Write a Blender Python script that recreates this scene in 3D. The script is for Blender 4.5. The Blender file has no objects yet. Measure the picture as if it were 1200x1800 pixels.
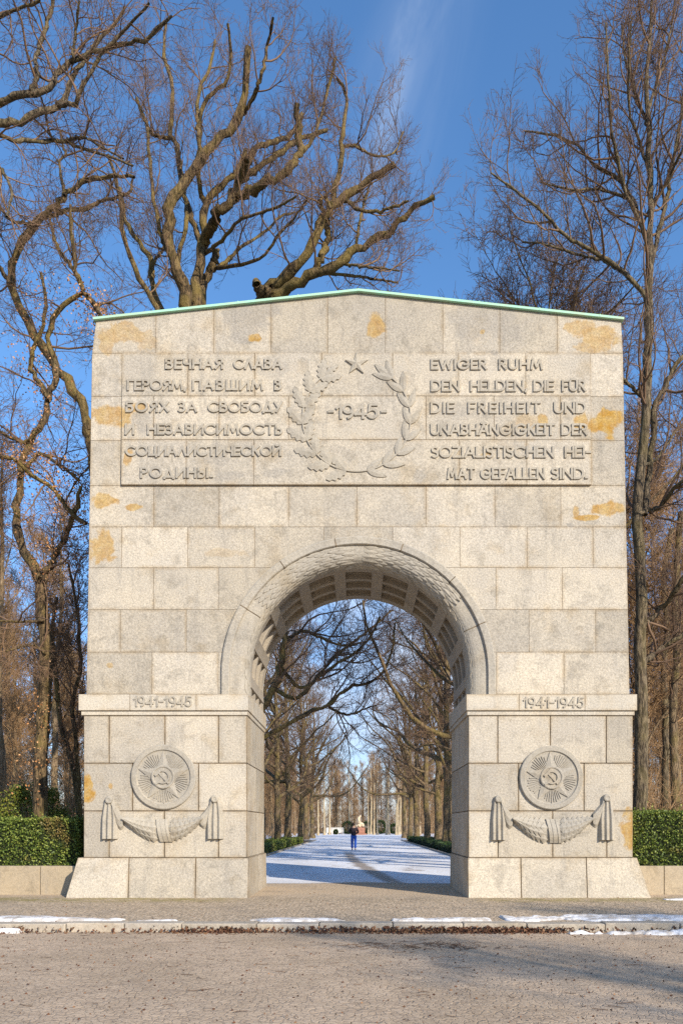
import bpy, bmesh, math, random
import numpy as np
from mathutils import Vector, Matrix

# ------------------------------------------------------------------ camera, sky, sun
S = bpy.context.scene
COL = S.collection
F, VX, VY, DEP, EYE = 1350.0, 630.0, 1454.0, 17.64, 1.62   # focal length in photo pixels, vanishing point, distance to the gate
cd = bpy.data.cameras.new('camera'); cam = bpy.data.objects.new('camera', cd); COL.objects.link(cam)
cam.location = (0, -DEP, EYE); cam.rotation_euler = (math.pi / 2, 0, 0)
cd.sensor_fit = 'HORIZONTAL'; cd.sensor_width = 36; cd.lens = F / 1200 * 36
cd.shift_x = -(VX - 600) / 1200; cd.shift_y = (VY - 900) / 1200
cd.clip_start = 0.1; cd.clip_end = 3000
S.camera = cam

SUN_AZ, SUN_EL = math.radians(36.5), math.radians(27)       # behind the camera, to the right
sun_dir = Vector((math.sin(SUN_AZ) * math.cos(SUN_EL), -math.cos(SUN_AZ) * math.cos(SUN_EL), math.sin(SUN_EL)))
ld = bpy.data.lights.new('sun', 'SUN'); ld.energy = 4.8; ld.angle = math.radians(0.5); ld.color = (1.0, 0.9, 0.76)
sun = bpy.data.objects.new('sun', ld); COL.objects.link(sun)
sun.rotation_euler = sun_dir.to_track_quat('Z', 'Y').to_euler(); sun.location = (20, -30, 40)

W = bpy.data.worlds.new('World'); S.world = W; W.use_nodes = True
wn, wl = W.node_tree.nodes, W.node_tree.links
wn.clear()
wo = wn.new('ShaderNodeOutputWorld'); bg = wn.new('ShaderNodeBackground'); sky = wn.new('ShaderNodeTexSky')
sky.sky_type = 'NISHITA'; sky.sun_disc = False; sky.sun_elevation = SUN_EL
sky.sun_rotation = math.atan2(sun_dir.x, sun_dir.y); sky.air_density = 1.0; sky.dust_density = 0.25; sky.ozone_density = 3.6
bg.inputs['Strength'].default_value = 0.15
# thin cirrus: streaks in sky directions
tc = wn.new('ShaderNodeTexCoord')
nz = wn.new('ShaderNodeTexNoise'); nz.inputs['Scale'].default_value = 1.0; nz.inputs['Detail'].default_value = 7; nz.inputs['Roughness'].default_value = 0.6
nz.inputs['Distortion'].default_value = 0.9
def wmath(op, a, b=None):
    n = wn.new('ShaderNodeMath'); n.operation = op; n.use_clamp = False
    for i, v in enumerate((a, b)):
        if v is None: continue
        if isinstance(v, (int, float)): n.inputs[i].default_value = v
        else: wl.new(v, n.inputs[i])
    return n.outputs[0]
def wrange(v, a, b, c, d):
    n = wn.new('ShaderNodeMapRange'); n.interpolation_type = 'SMOOTHSTEP'
    wl.new(v, n.inputs[0])
    for i, q in enumerate((a, b, c, d)): n.inputs[i + 1].default_value = q
    return n.outputs[0]
def sky_patch(dx, dz, r0, r1):
    v = Vector((dx, 1, dz)).normalized()
    n = wn.new('ShaderNodeVectorMath'); n.operation = 'DISTANCE'
    wl.new(tc.outputs['Generated'], n.inputs[0]); n.inputs[1].default_value = v
    return wrange(n.outputs['Value'], r0, r1, 1.0, 0.0)
sx = wn.new('ShaderNodeSeparateXYZ'); wl.new(tc.outputs['Generated'], sx.inputs[0])
yy_ = wmath('MAXIMUM', sx.outputs[1], 0.05); su, sv = wmath('DIVIDE', sx.outputs[0], yy_), wmath('DIVIDE', sx.outputs[2], yy_)
across = wmath('SUBTRACT', su, wmath('ADD', 0.080, wmath('MULTIPLY', wmath('SUBTRACT', sv, 1.077), 0.26)))
cb = wn.new('ShaderNodeCombineXYZ'); wl.new(wmath('MULTIPLY', across, 17.0), cb.inputs[0]); wl.new(wmath('MULTIPLY', sv, 5.0), cb.inputs[1]); wl.new(cb.outputs[0], nz.inputs['Vector'])
streak = wrange(nz.outputs['Fac'], 0.30, 0.78, 0.25, 1.0)
wisp = wmath('ADD', wrange(wmath('ABSOLUTE', wmath('ADD', across, 0.004)), 0.0, 0.028, 0.75, 0.0), wrange(wmath('ABSOLUTE', wmath('SUBTRACT', across, 0.012)), 0.0, 0.10, 0.40, 0.0))
cir = wmath('MULTIPLY', wmath('MULTIPLY', streak, wisp), wmath('MULTIPLY', wrange(sv, 0.70, 0.98, 0.0, 1.0), wrange(sv, 1.0, 1.35, 1.0, 0.35)))
n2 = wn.new('ShaderNodeTexNoise'); n2.inputs['Scale'].default_value = 9; n2.inputs['Detail'].default_value = 7
wl.new(tc.outputs['Generated'], n2.inputs['Vector'])
low = wmath('MULTIPLY', wrange(n2.outputs['Fac'], 0.38, 0.62, 0.15, 1.0), sky_patch(0.0, 0.12, 0.1, 0.33))
msk = wmath('ADD', wmath('MULTIPLY', cir, 0.36), wmath('MULTIPLY', low, 0.72))
mx = wn.new('ShaderNodeMix'); mx.data_type = 'RGBA'
gam = wn.new('ShaderNodeHueSaturation'); gam.inputs['Saturation'].default_value = 1.13; gam.inputs['Value'].default_value = 1.34
wl.new(sky.outputs[0], gam.inputs['Color'])
hz_ = wn.new('ShaderNodeMix'); hz_.data_type = 'RGBA'; hz_.blend_type = 'MULTIPLY'; hz_.inputs['B'].default_value = (0.56, 0.53, 0.62, 1)
wl.new(wrange(sx.outputs[2], 0.0, 0.52, 1.0, 0.0), hz_.inputs['Factor']); wl.new(gam.outputs[0], hz_.inputs['A']); wl.new(hz_.outputs['Result'], mx.inputs['A']); mx.inputs['B'].default_value = (4.3, 4.9, 5.9, 1); wl.new(msk, mx.inputs['Factor'])
wl.new(mx.outputs['Result'], bg.inputs['Color']); wl.new(bg.outputs[0], wo.inputs[0])

S.view_settings.view_transform = 'Standard'; S.view_settings.look = 'None'; S.view_settings.gamma = 1
S.view_settings.exposure = 0.36
S.cycles.max_bounces = 6; S.cycles.diffuse_bounces = 4; S.cycles.glossy_bounces = 2; S.cycles.transparent_max_bounces = 4
try: S.cycles.use_denoising = False
except Exception: pass

# ------------------------------------------------------------------ helpers
rng = np.random.default_rng(7); random.seed(7)
def PX(px, d=DEP): return (px - VX) * d / F
def PZ(py, d=DEP): return EYE + (VY - py) * d / F
def P3(px, py, d): return np.array((PX(px, d), d - DEP, PZ(py, d)))

def empty(name, loc=(0, 0, 0)):
    o = bpy.data.objects.new(name, None); COL.objects.link(o); o.location = loc; o.empty_display_size = 0.2
    return o
def tag(o, label=None, cat=None, group=None, kind=None):
    for k, v in (('label', label), ('category', cat), ('group', group), ('kind', kind)):
        if v: o[k] = v
    return o
def link(name, me, mats, parent=None):
    o = bpy.data.objects.new(name, me); COL.objects.link(o)
    for m in (mats if isinstance(mats, (list, tuple)) else [mats]):
        me.materials.append(m)
    if parent is not None:
        o.parent = parent; o.matrix_parent_inverse = Matrix.Translation(-Vector(parent.location))
    return o
def bm_obj(name, bm, mats, parent=None, smooth=False, recalc=True):
    if recalc: bmesh.ops.recalc_face_normals(bm, faces=bm.faces)
    me = bpy.data.meshes.new(name); bm.to_mesh(me); bm.free()
    if smooth: me.polygons.foreach_set('use_smooth', [True] * len(me.polygons))
    return link(name, me, mats, parent)
def np_mesh(name, verts, faces, smooth=True):
    """verts (N,3), faces (M,4) or (M,3)"""
    verts = np.ascontiguousarray(verts, dtype=np.float32); faces = np.ascontiguousarray(faces, dtype=np.int32)
    me = bpy.data.meshes.new(name); k = faces.shape[1]
    me.vertices.add(len(verts)); me.vertices.foreach_set('co', verts.ravel())
    me.loops.add(faces.size); me.loops.foreach_set('vertex_index', faces.ravel())
    me.polygons.add(len(faces)); me.polygons.foreach_set('loop_start', np.arange(0, faces.size, k, dtype=np.int32))
    me.polygons.foreach_set('loop_total', np.full(len(faces), k, dtype=np.int32))
    if smooth: me.polygons.foreach_set('use_smooth', np.ones(len(faces), dtype=bool))
    me.update(calc_edges=True); me.validate()
    return me
def box(bm, x0, x1, y0, y1, z0, z1):
    v = [bm.verts.new(p) for p in ((x0, y0, z0), (x1, y0, z0), (x1, y1, z0), (x0, y1, z0), (x0, y0, z1), (x1, y0, z1), (x1, y1, z1), (x0, y1, z1))]
    for f in ((0, 1, 5, 4), (1, 2, 6, 5), (2, 3, 7, 6), (3, 0, 4, 7), (4, 5, 6, 7), (3, 2, 1, 0)):
        bm.faces.new([v[i] for i in f])
    return v

# ------------------------------------------------------------------ materials
def new_mat(name, rough=0.9):
    m = bpy.data.materials.new(name); m.use_nodes = True
    b = m.node_tree.nodes['Principled BSDF']; b.inputs['Roughness'].default_value = rough
    b.inputs['Specular IOR Level'].default_value = 0.25
    return m, m.node_tree.nodes, m.node_tree.links, b
class NT:
    """small node builder"""
    def __init__(s, m): s.n, s.l = m.node_tree.nodes, m.node_tree.links
    def put(s, sock, v):
        if isinstance(v, (int, float)): sock.default_value = v
        elif isinstance(v, (tuple, list)): sock.default_value = tuple(v) + ((1,) if len(v) == 3 and len(sock.default_value) == 4 else ())
        else: s.l.new(v, sock)
    def coord(s, w='Object'): return s.n.new('ShaderNodeTexCoord').outputs[w]
    def mapping(s, v, scale=(1, 1, 1), rot=(0, 0, 0), loc=(0, 0, 0)):
        n = s.n.new('ShaderNodeMapping'); s.l.new(v, n.inputs['Vector'])
        n.inputs['Scale'].default_value = scale; n.inputs['Rotation'].default_value = rot; n.inputs['Location'].default_value = loc
        return n.outputs[0]
    def noise(s, v, scale, detail=4, rough=0.55, dist=0.0, out='Fac'):
        n = s.n.new('ShaderNodeTexNoise'); s.l.new(v, n.inputs['Vector'])
        n.inputs['Scale'].default_value = scale; n.inputs['Detail'].default_value = detail
        n.inputs['Roughness'].default_value = rough; n.inputs['Distortion'].default_value = dist
        return n.outputs[out]
    def voro(s, v, scale, feature='F1', out='Distance', rand=1.0):
        n = s.n.new('ShaderNodeTexVoronoi'); n.feature = feature; s.l.new(v, n.inputs['Vector'])
        n.inputs['Scale'].default_value = scale; n.inputs['Randomness'].default_value = rand
        return n.outputs[out]
    def math(s, op, a, b=0.0, clamp=False):
        n = s.n.new('ShaderNodeMath'); n.operation = op; n.use_clamp = clamp
        s.put(n.inputs[0], a); s.put(n.inputs[1], b)
        return n.outputs[0]
    def vmath(s, op, a, b=(0, 0, 0), out=0):
        n = s.n.new('ShaderNodeVectorMath'); n.operation = op
        s.put(n.inputs[0], a); s.put(n.inputs[1], b)
        return n.outputs[out]
    def rng(s, v, a, b, c=0.0, d=1.0, smooth=True):
        n = s.n.new('ShaderNodeMapRange'); n.interpolation_type = 'SMOOTHSTEP' if smooth else 'LINEAR'
        s.l.new(v, n.inputs[0])
        for i, q in enumerate((a, b, c, d)): s.put(n.inputs[i + 1], q)
        return n.outputs[0]
    def mix(s, f, a, b, mode='MIX'):
        n = s.n.new('ShaderNodeMix'); n.data_type = 'RGBA'; n.blend_type = mode
        s.put(n.inputs['Factor'], f); s.put(n.inputs['A'], a); s.put(n.inputs['B'], b)
        return n.outputs['Result']
    def sep(s, v): return s.n.new('ShaderNodeSeparateXYZ'), v
    def xyz(s, v):
        n = s.n.new('ShaderNodeSeparateXYZ'); s.l.new(v, n.inputs[0]); return n.outputs
    def attr(s, name, out='Fac'):
        n = s.n.new('ShaderNodeAttribute'); n.attribute_name = name; return n.outputs[out]
    def rand(s): return s.n.new('ShaderNodeObjectInfo').outputs['Random']
    def bump(s, b, h, strength=0.4, dist=0.02):
        n = s.n.new('ShaderNodeBump'); n.inputs['Strength'].default_value = strength; n.inputs['Distance'].default_value = dist
        s.l.new(h, n.inputs['Height']); s.l.new(n.outputs[0], b.inputs['Normal'])

OCHRE = [  # px, py, rx, ry, strength : iron stains in the granite
    (205, 580, 52, 20, .55), (255, 590, 22, 22, .35), (180, 600, 14, 14, .5), (445, 586, 12, 10, .9), (660, 567, 17, 27, .75), (1022, 568, 36, 16, .6), (1058, 585, 40, 24, .7), (1040, 600, 26, 12, .55),
    (190, 722, 34, 20, .75), (236, 712, 22, 9, .7), (1076, 735, 26, 24, 1.), (1046, 742, 18, 12, .9), (1022, 735, 12, 19, .8), (955, 733, 13, 13, .75), (925, 738, 22, 16, .3),
    (182, 875, 24, 13, .8), (234, 887, 20, 7, .8), (178, 955, 28, 28, .75), (1072, 890, 32, 13, .85), (1036, 905, 22, 6, .9), (1016, 893, 6, 13, .7), (224, 800, 8, 20, .7),
    (156, 1392, 13, 26, .95), (1108, 1462, 17, 34, .85), (850, 797, 12, 6, .6), (850, 575, 5, 5, .6), (190, 1168, 6, 5, .6), (194, 1382, 5, 5, .7), (395, 968, 34, 9, .22)]
DARK = [(430, 545, 48, 42, .75), (430, 580, 26, 22, .7), (855, 555, 70, 42, .5), (485, 828, 24, 8, .6), (403, 832, 30, 9, .6), (380, 795, 22, 22, .45), (480, 640, 30, 18, .4), (600, 795, 30, 16, .4),
        (735, 832, 14, 14, .6), (820, 720, 40, 16, .4), (240, 740, 28, 16, .5), (560, 880, 90, 24, .25), (700, 900, 60, 20, .25), (390, 720, 30, 14, .35), (1005, 920, 8, 5, .7), (186, 688, 8, 6, .6), (872, 612, 9, 6, .7)]
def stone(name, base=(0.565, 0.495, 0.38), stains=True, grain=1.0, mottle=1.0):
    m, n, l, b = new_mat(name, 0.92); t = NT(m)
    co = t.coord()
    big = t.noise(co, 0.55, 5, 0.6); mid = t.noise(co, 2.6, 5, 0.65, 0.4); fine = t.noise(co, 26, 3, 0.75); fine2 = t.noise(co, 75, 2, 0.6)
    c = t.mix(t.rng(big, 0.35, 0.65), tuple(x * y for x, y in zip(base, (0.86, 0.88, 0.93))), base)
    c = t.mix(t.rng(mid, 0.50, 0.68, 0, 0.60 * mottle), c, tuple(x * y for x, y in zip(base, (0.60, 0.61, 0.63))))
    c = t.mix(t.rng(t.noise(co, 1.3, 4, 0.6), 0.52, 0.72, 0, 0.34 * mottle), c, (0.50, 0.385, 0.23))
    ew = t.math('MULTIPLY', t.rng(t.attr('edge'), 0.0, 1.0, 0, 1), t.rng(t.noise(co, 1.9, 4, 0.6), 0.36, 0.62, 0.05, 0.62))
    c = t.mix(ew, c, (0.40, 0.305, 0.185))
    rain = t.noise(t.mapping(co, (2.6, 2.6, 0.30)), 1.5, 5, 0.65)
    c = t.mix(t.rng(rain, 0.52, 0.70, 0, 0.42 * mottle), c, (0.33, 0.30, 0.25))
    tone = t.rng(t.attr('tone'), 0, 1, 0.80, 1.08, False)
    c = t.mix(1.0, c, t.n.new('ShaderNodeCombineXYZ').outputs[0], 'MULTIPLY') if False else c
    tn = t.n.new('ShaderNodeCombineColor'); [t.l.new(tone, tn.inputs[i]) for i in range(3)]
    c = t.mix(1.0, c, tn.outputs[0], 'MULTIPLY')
    if stains:
        wob = t.vmath('SUBTRACT', t.noise(co, 2.0, 7, 0.62, 0.5, 'Color'), (0.5, 0.5, 0.5))
        wob = t.vmath('MULTIPLY', wob, (2.6, 0, 2.6))
        def mask(lst):
            tot = None
            for (px, py, rx, ry, s) in lst:
                d = t.vmath('SUBTRACT', co, (PX(px), 0, PZ(py)))
                d = t.vmath('MULTIPLY', d, (1 / PX(VX + rx), 0, 1 / PX(VX + ry)))
                d = t.vmath('ADD', d, wob)
                q = t.rng(t.vmath('LENGTH', d, out=1), 0.72, 1.06, s, 0.0)
                tot = q if tot is None else t.math('MAXIMUM', tot, q)
            return tot
        c = t.mix(t.math('MULTIPLY', mask(DARK), 0.8), c, (0.31, 0.285, 0.245))
        om = mask(OCHRE)
        oc = t.mix(t.rng(t.noise(co, 5, 4), 0.3, 0.7), (0.40, 0.21, 0.03), (0.48, 0.32, 0.10))
        c = t.mix(t.math('MULTIPLY', om, t.rng(t.noise(co, 9, 4, 0.7), 0.25, 0.6, 0.7, 1.0)), c, oc)
    sp = t.rng(fine, 0.30, 0.72, 1 - 0.36 * grain, 1 + 0.20 * grain, False)
    sc = t.n.new('ShaderNodeCombineColor'); [t.l.new(sp, sc.inputs[i]) for i in range(3)]
    c = t.mix(1.0, c, sc.outputs[0], 'MULTIPLY')
    t.l.new(c, b.inputs['Base Color'])
    t.bump(b, t.math('ADD', fine, t.math('MULTIPLY', fine2, 0.5)), 0.5 * grain, 0.02)
    return m
M_STONE = stone('granite'); M_TRIM = stone('granite_trim', (0.55, 0.49, 0.385), False, 0.8, 0.9); M_RELIEF = stone('granite_carving', (0.53, 0.47, 0.365), False, 0.6, 0.9)
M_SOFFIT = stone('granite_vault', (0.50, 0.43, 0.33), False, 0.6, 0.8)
def plain(name, col, rough=0.85, var=0.15, scale=8.0, bump=0.0, spec=0.25, col2=None):
    m, n, l, b = new_mat(name, rough); t = NT(m); co = t.coord()
    f = t.noise(co, scale, 5, 0.6)
    c2 = col2 or tuple(max(0, x * (1 - 2.2 * var)) for x in col)
    t.l.new(t.mix(t.rng(f, 0.3, 0.7), c2, tuple(min(1, x * (1 + var)) for x in col)), b.inputs['Base Color'])
    b.inputs['Specular IOR Level'].default_value = spec
    if bump: t.bump(b, f, bump, 0.03)
    return m
M_MORTAR = plain('mortar', (0.19, 0.14, 0.085), 0.95, 0.25, 3)
M_COPPER = plain('copper_patina', (0.30, 0.58, 0.42), 0.7, 0.15, 2.5, col2=(0.40, 0.56, 0.40))
def bark(name, c1, c2, moss=(0.17, 0.15, 0.03), mossf=0.5, z0=0.0):
    m, n, l, b = new_mat(name, 0.95); t = NT(m); co = t.coord()
    f = t.noise(t.mapping(co, (9, 9, 2.2)), 1.6, 6, 0.7); g = t.noise(co, 0.9, 4, 0.6)
    c = t.mix(t.rng(f, 0.40, 0.62), c1, c2)
    nrm = t.xyz(t.n.new('ShaderNodeNewGeometry').outputs['Normal'])
    c = t.mix(t.math('MULTIPLY', t.rng(g, 0.42, 0.62, 0, mossf), t.rng(nrm[1], -0.8, 0.6, 1.0, 0.35)), c, moss)
    t.l.new(c, b.inputs['Base Color']); t.bump(b, f, 1.0, 0.10)
    return m
M_BARK = bark('oak_bark', (0.040, 0.028, 0.017), (0.235, 0.16, 0.08), (0.26, 0.19, 0.055), 0.65)
M_BARKG = bark('grey_bark', (0.05, 0.038, 0.026), (0.24, 0.185, 0.115), (0.20, 0.16, 0.06), 0.35)
M_BARKD = bark('alley_bark', (0.075, 0.055, 0.036), (0.28, 0.20, 0.115), (0.22, 0.17, 0.04), 0.5)
M_BARKW = bark('wood_bark', (0.15, 0.105, 0.065), (0.36, 0.26, 0.155), (0.20, 0.15, 0.05), 0.4)
M_PALE = bark('pale_bark', (0.36, 0.28, 0.17), (0.60, 0.49, 0.33), (0.36, 0.30, 0.14), 0.3)
def twigs(name, c1, c2):
    m, n, l, b = new_mat(name, 0.9); t = NT(m); co = t.coord()
    t.l.new(t.mix(t.rng(t.noise(co, 0.5, 3), 0.35, 0.65), c1, c2), b.inputs['Base Color'])
    return m
M_TWIG = twigs('twig_red_brown', (0.125, 0.077, 0.047), (0.225, 0.14, 0.083))
M_TWIGD = twigs('twig_dark', (0.115, 0.073, 0.048), (0.205, 0.13, 0.08))
M_TWIGW = twigs('twig_wood', (0.25, 0.15, 0.075), (0.38, 0.24, 0.12))
def leafmat(name, cols, rough=0.6, brown=False):
    m, n, l, b = new_mat(name, rough); t = NT(m); co = t.coord()
    w = t.n.new('ShaderNodeTexWhiteNoise'); t.l.new(t.vmath('MULTIPLY', co, (31, 31, 31)), w.inputs['Vector'])
    f = t.attr('leaf')
    c = t.mix(t.rng(f, 0, 0.5, 0, 1, False), cols[0], cols[1]); c = t.mix(t.rng(f, 0.5, 1, 0, 1, False), c, cols[2])
    if brown: c = t.mix(t.rng(t.noise(co, 1.3, 4, 0.6), 0.54, 0.68, 0, 0.75), c, t.mix(f, (0.10, 0.055, 0.02), (0.26, 0.16, 0.06)))
    t.l.new(c, b.inputs['Base Color'])
    return m
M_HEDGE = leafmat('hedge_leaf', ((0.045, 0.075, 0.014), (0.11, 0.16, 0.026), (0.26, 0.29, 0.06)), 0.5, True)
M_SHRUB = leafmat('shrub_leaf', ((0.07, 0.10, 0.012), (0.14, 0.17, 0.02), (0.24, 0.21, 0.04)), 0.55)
M_DRY = leafmat('dry_leaf', ((0.26, 0.11, 0.04), (0.42, 0.20, 0.075), (0.55, 0.33, 0.17)), 0.8)
M_LITTER = leafmat('fallen_leaf', ((0.055, 0.025, 0.016), (0.12, 0.052, 0.028), (0.26, 0.15, 0.08)), 0.85)
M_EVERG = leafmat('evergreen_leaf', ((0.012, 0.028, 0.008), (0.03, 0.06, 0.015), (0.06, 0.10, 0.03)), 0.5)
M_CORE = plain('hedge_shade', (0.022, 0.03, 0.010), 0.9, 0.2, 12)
m, n, l, b = new_mat('snow', 0.55); t = NT(m); co = t.coord()
t.l.new(t.mix(t.rng(t.noise(co, 4.5, 7, 0.7), 0.40, 0.62), (0.80, 0.78, 0.75), (0.44, 0.39, 0.33)), b.inputs['Base Color'])
t.bump(b, t.noise(co, 22, 4), 0.5, 0.03); M_SNOW = m

# ground materials
m, n, l, b = new_mat('road_surface', 0.95); t = NT(m); co = t.coord()
a = t.noise(co, 0.5, 5, 0.6); st = t.noise(t.mapping(co, (1.0, 2.2, 1)), 4.5, 8, 0.75, 0.6); gr = t.noise(co, 34, 3, 0.7)
vo = t.voro(t.vmath('ADD', co, t.vmath('MULTIPLY', t.noise(co, 7, 3, 0.5, 0, 'Color'), (0.12, 0.12, 0))), 13, 'DISTANCE_TO_EDGE')
cell = t.voro(t.vmath('ADD', co, t.vmath('MULTIPLY', t.noise(co, 7, 3, 0.5, 0, 'Color'), (0.12, 0.12, 0))), 13, 'F1', 'Color')
c = t.mix(t.rng(a, 0.35, 0.65), (0.40, 0.295, 0.19), (0.55, 0.41, 0.275))
c = t.mix(t.rng(st, 0.42, 0.66, 0, 0.75), c, (0.27, 0.20, 0.14))
c = t.mix(t.rng(t.xyz(cell)[0], 0.0, 1.0, 0.0, 0.30, False), c, (0.56, 0.44, 0.31))
c = t.mix(t.rng(vo, 0.0, 0.10, 0.30, 0.0), c, (0.18, 0.125, 0.08))
c = t.mix(t.rng(gr, 0.58, 0.72, 0, 0.6), c, (0.64, 0.53, 0.41)); c = t.mix(t.rng(gr, 0.30, 0.42, 0.6, 0), c, (0.12, 0.085, 0.06))
t.l.new(c, b.inputs['Base Color']); t.bump(b, t.math('ADD', t.rng(vo, 0, 0.10), t.math('MULTIPLY', gr, 0.8)), 0.55, 0.018); M_ROAD = m

m, n, l, b = new_mat('pavement_setts', 0.95); t = NT(m); co = t.coord(); xyz = t.xyz(co)
wv = t.vmath('ADD', co, t.vmath('MULTIPLY', t.noise(co, 3, 2, 0.5, 0, 'Color'), (0.10, 0.10, 0)))
ed = t.voro(wv, 11, 'DISTANCE_TO_EDGE', 'Distance', 0.75); cc = t.voro(wv, 11, 'F1', 'Color', 0.75)
gr = t.noise(co, 30, 3, 0.7)
c = t.mix(t.xyz(cc)[0], (0.42, 0.32, 0.21), (0.58, 0.45, 0.31))
sand = t.rng(t.math('ADD', xyz[1], t.math('MULTIPLY', t.math('SUBTRACT', t.noise(co, 0.7, 3), 0.5), 1.4)), -0.6, 0.8, 0.0, 1.0)
c = t.mix(t.rng(ed, 0.0, 0.13, 0.75, 0.0), c, (0.17, 0.135, 0.09))
# moss in the joints beside the footings
mossm = t.math('MULTIPLY', t.rng(t.math('ABSOLUTE', t.math('ADD', xyz[1], 0.55)), 0.15, 0.9, 1.0, 0.0), t.rng(t.math('ABSOLUTE', xyz[0]), 2.2, 3.4, 0.1, 1.0))
mossm = t.math('MULTIPLY', mossm, t.rng(t.noise(co, 2.2, 5, 0.7), 0.40, 0.60, 0.15, 1.0))
c = t.mix(t.math('MULTIPLY', mossm, 0.75), c, (0.25, 0.205, 0.05))
c = t.mix(t.math('MULTIPLY', sand, 0.75), c, t.mix(gr, (0.42, 0.32, 0.21), (0.60, 0.475, 0.33)))
c = t.mix(t.rng(t.noise(co, 1.1, 5), 0.5, 0.68, 0, 0.4), c, (0.25, 0.205, 0.155))
t.l.new(c, b.inputs['Base Color']); t.bump(b, t.math('ADD', t.rng(ed, 0, 0.2), t.math('MULTIPLY', gr, 0.5)), 0.6, 0.016); M_WALK = m

m, n, l, b = new_mat('snowy_path', 0.6); t = NT(m); co = t.coord(); xyz = t.xyz(co)
edge = t.math('ADD', xyz[1], t.math('MULTIPLY', t.math('SUBTRACT', t.noise(co, 0.9, 5, 0.6), 0.5), 2.2))
edge = t.math('ADD', edge, t.math('MULTIPLY', t.rng(t.math('ABSOLUTE', xyz[0]), 0, 2.6), 0.9))
snow = t.rng(edge, 4.6, 5.0)
# trodden track towards the walker, curving right
cx = t.math('ADD', -0.62, t.math('MULTIPLY', t.math('POWER', t.math('MAXIMUM', t.math('DIVIDE', t.math('SUBTRACT', 34.0, xyz[1]), 22.0), 0.0), 2.0), 0.95))
dist = t.math('ABSOLUTE', t.math('SUBTRACT', t.math('SUBTRACT', xyz[0], cx), t.math('MULTIPLY', t.math('SUBTRACT', t.noise(co, 0.6, 3), 0.5), 0.5)))
track = t.math('MULTIPLY', t.rng(dist, 0.12, 0.42, 0.85, 0.0), t.rng(xyz[1], 36, 26, 0, 1.0))
wet = t.math('MULTIPLY', t.rng(t.noise(t.mapping(co, (0.55, 0.22, 1)), 1.3, 6, 0.7), 0.53, 0.64), t.rng(t.math('ABSOLUTE', t.math('SUBTRACT', xyz[0], 0.6)), 1.0, 3.2, 0.75, 0.15))
bare = t.math('MAXIMUM', track, t.math('MULTIPLY', wet, t.rng(xyz[1], 6, 9, 0.3, 1.0)))
gc = t.mix(t.noise(co, 30, 3), (0.42, 0.32, 0.21), (0.60, 0.475, 0.33))
sc = t.mix(t.rng(t.noise(t.mapping(co, (0.5, 0.18, 1)), 1.0, 5), 0.40, 0.66, 0, 0.6), (0.84, 0.84, 0.85), (0.58, 0.57, 0.56))
sc = t.mix(bare, sc, (0.26, 0.195, 0.13))
t.l.new(t.mix(snow, gc, sc), b.inputs['Base Color']); t.bump(b, t.noise(co, 9, 5), 0.5, 0.03); M_PATH = m

m, n, l, b = new_mat('forest_floor', 0.95); t = NT(m); co = t.coord()
c = t.mix(t.rng(t.noise(co, 1.2, 6, 0.7), 0.35, 0.65), (0.10, 0.066, 0.036), (0.24, 0.155, 0.08))
c = t.mix(t.rng(t.noise(co, 0.25, 4), 0.52, 0.62, 0, 0.5), c, (0.10, 0.12, 0.03))
t.l.new(c, b.inputs['Base Color']); t.bump(b, t.noise(co, 9, 5), 0.8, 0.08); M_FLOOR = m
M_KERB = stone('kerb_granite', (0.50, 0.43, 0.33), False, 0.7, 1.0)
M_WALL = stone('low_wall_sandstone', (0.54, 0.43, 0.28), False, 0.6, 1.2)

# ------------------------------------------------------------------ the gate
T = 3.2                                      # thickness
gate = tag(empty('memorial_gate'), 'tall pale granite arch with carved inscriptions and green copper gable edge', 'memorial arch')
AR, ACZ = 3.16, 5.16                          # outer radius and centre of the arch ring
SR = 2.53                                     # radius of the vault
def yshaft(z): return 0.08 + (z - 4.6) * 0.012
def prism(bm, poly, yf, yb, tone):
    lay = bm.faces.layers.float.get('tone') or bm.faces.layers.float.new('tone')
    el = bm.verts.layers.float.get('edge') or bm.verts.layers.float.new('edge'); lay = bm.faces.layers.float.get('tone')
    a = [bm.verts.new((x, yf(z), z)) for x, z in poly]; c = [bm.verts.new((x, yb(z), z)) for x, z in poly]
    fs = [bm.faces.new(a), bm.faces.new(c[::-1])]
    k = len(poly)
    for i in range(k): fs.append(bm.faces.new((a[i], c[i], c[(i + 1) % k], a[(i + 1) % k])))
    for f in fs: f[lay] = tone
    if k == 4:                                # a margin round the face, where joint water has stained the stone
        for v in a: v[el] = 1.0
        cx_, cz_ = sum(p[0] for p in poly) / 4, sum(p[1] for p in poly) / 4; inn = []; mg = min(.085, .3 * min(max(p[0] for p in poly) - min(p[0] for p in poly), max(p[1] for p in poly) - min(p[1] for p in poly)))
        for v, (x, z) in zip(a, poly):
            x2, z2 = x + math.copysign(mg, cx_ - x), z + math.copysign(mg, cz_ - z); w = bm.verts.new((x2, yf(z2), z2)); w[el] = 0.0; inn.append(w)
        bm.faces.remove(fs[0])
        for i in range(4):
            f = bm.faces.new((a[i], a[(i + 1) % 4], inn[(i + 1) % 4], inn[i])); f[lay] = tone
        f = bm.faces.new(inn); f[lay] = tone
def add_bevel(o, w=0.013, seg=1, mat=1):
    md = o.modifiers.new('chamfer', 'BEVEL'); md.width = w; md.segments = seg; md.limit_method = 'ANGLE'; md.angle_limit = math.radians(50); md.material = mat
    return o
def both(bm, poly, yf, tone):                # a front block and its twin on the back face
    prism(bm, poly, yf, lambda z: T / 2, tone); prism(bm, poly, lambda z: T - yf(z), lambda z: T / 2, random.random())
D1 = DEP + 0.12
def arch_z(x): return ACZ + math.sqrt(max(0, AR * AR - x * x)) if abs(x) < AR - 1e-6 else -9
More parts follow.
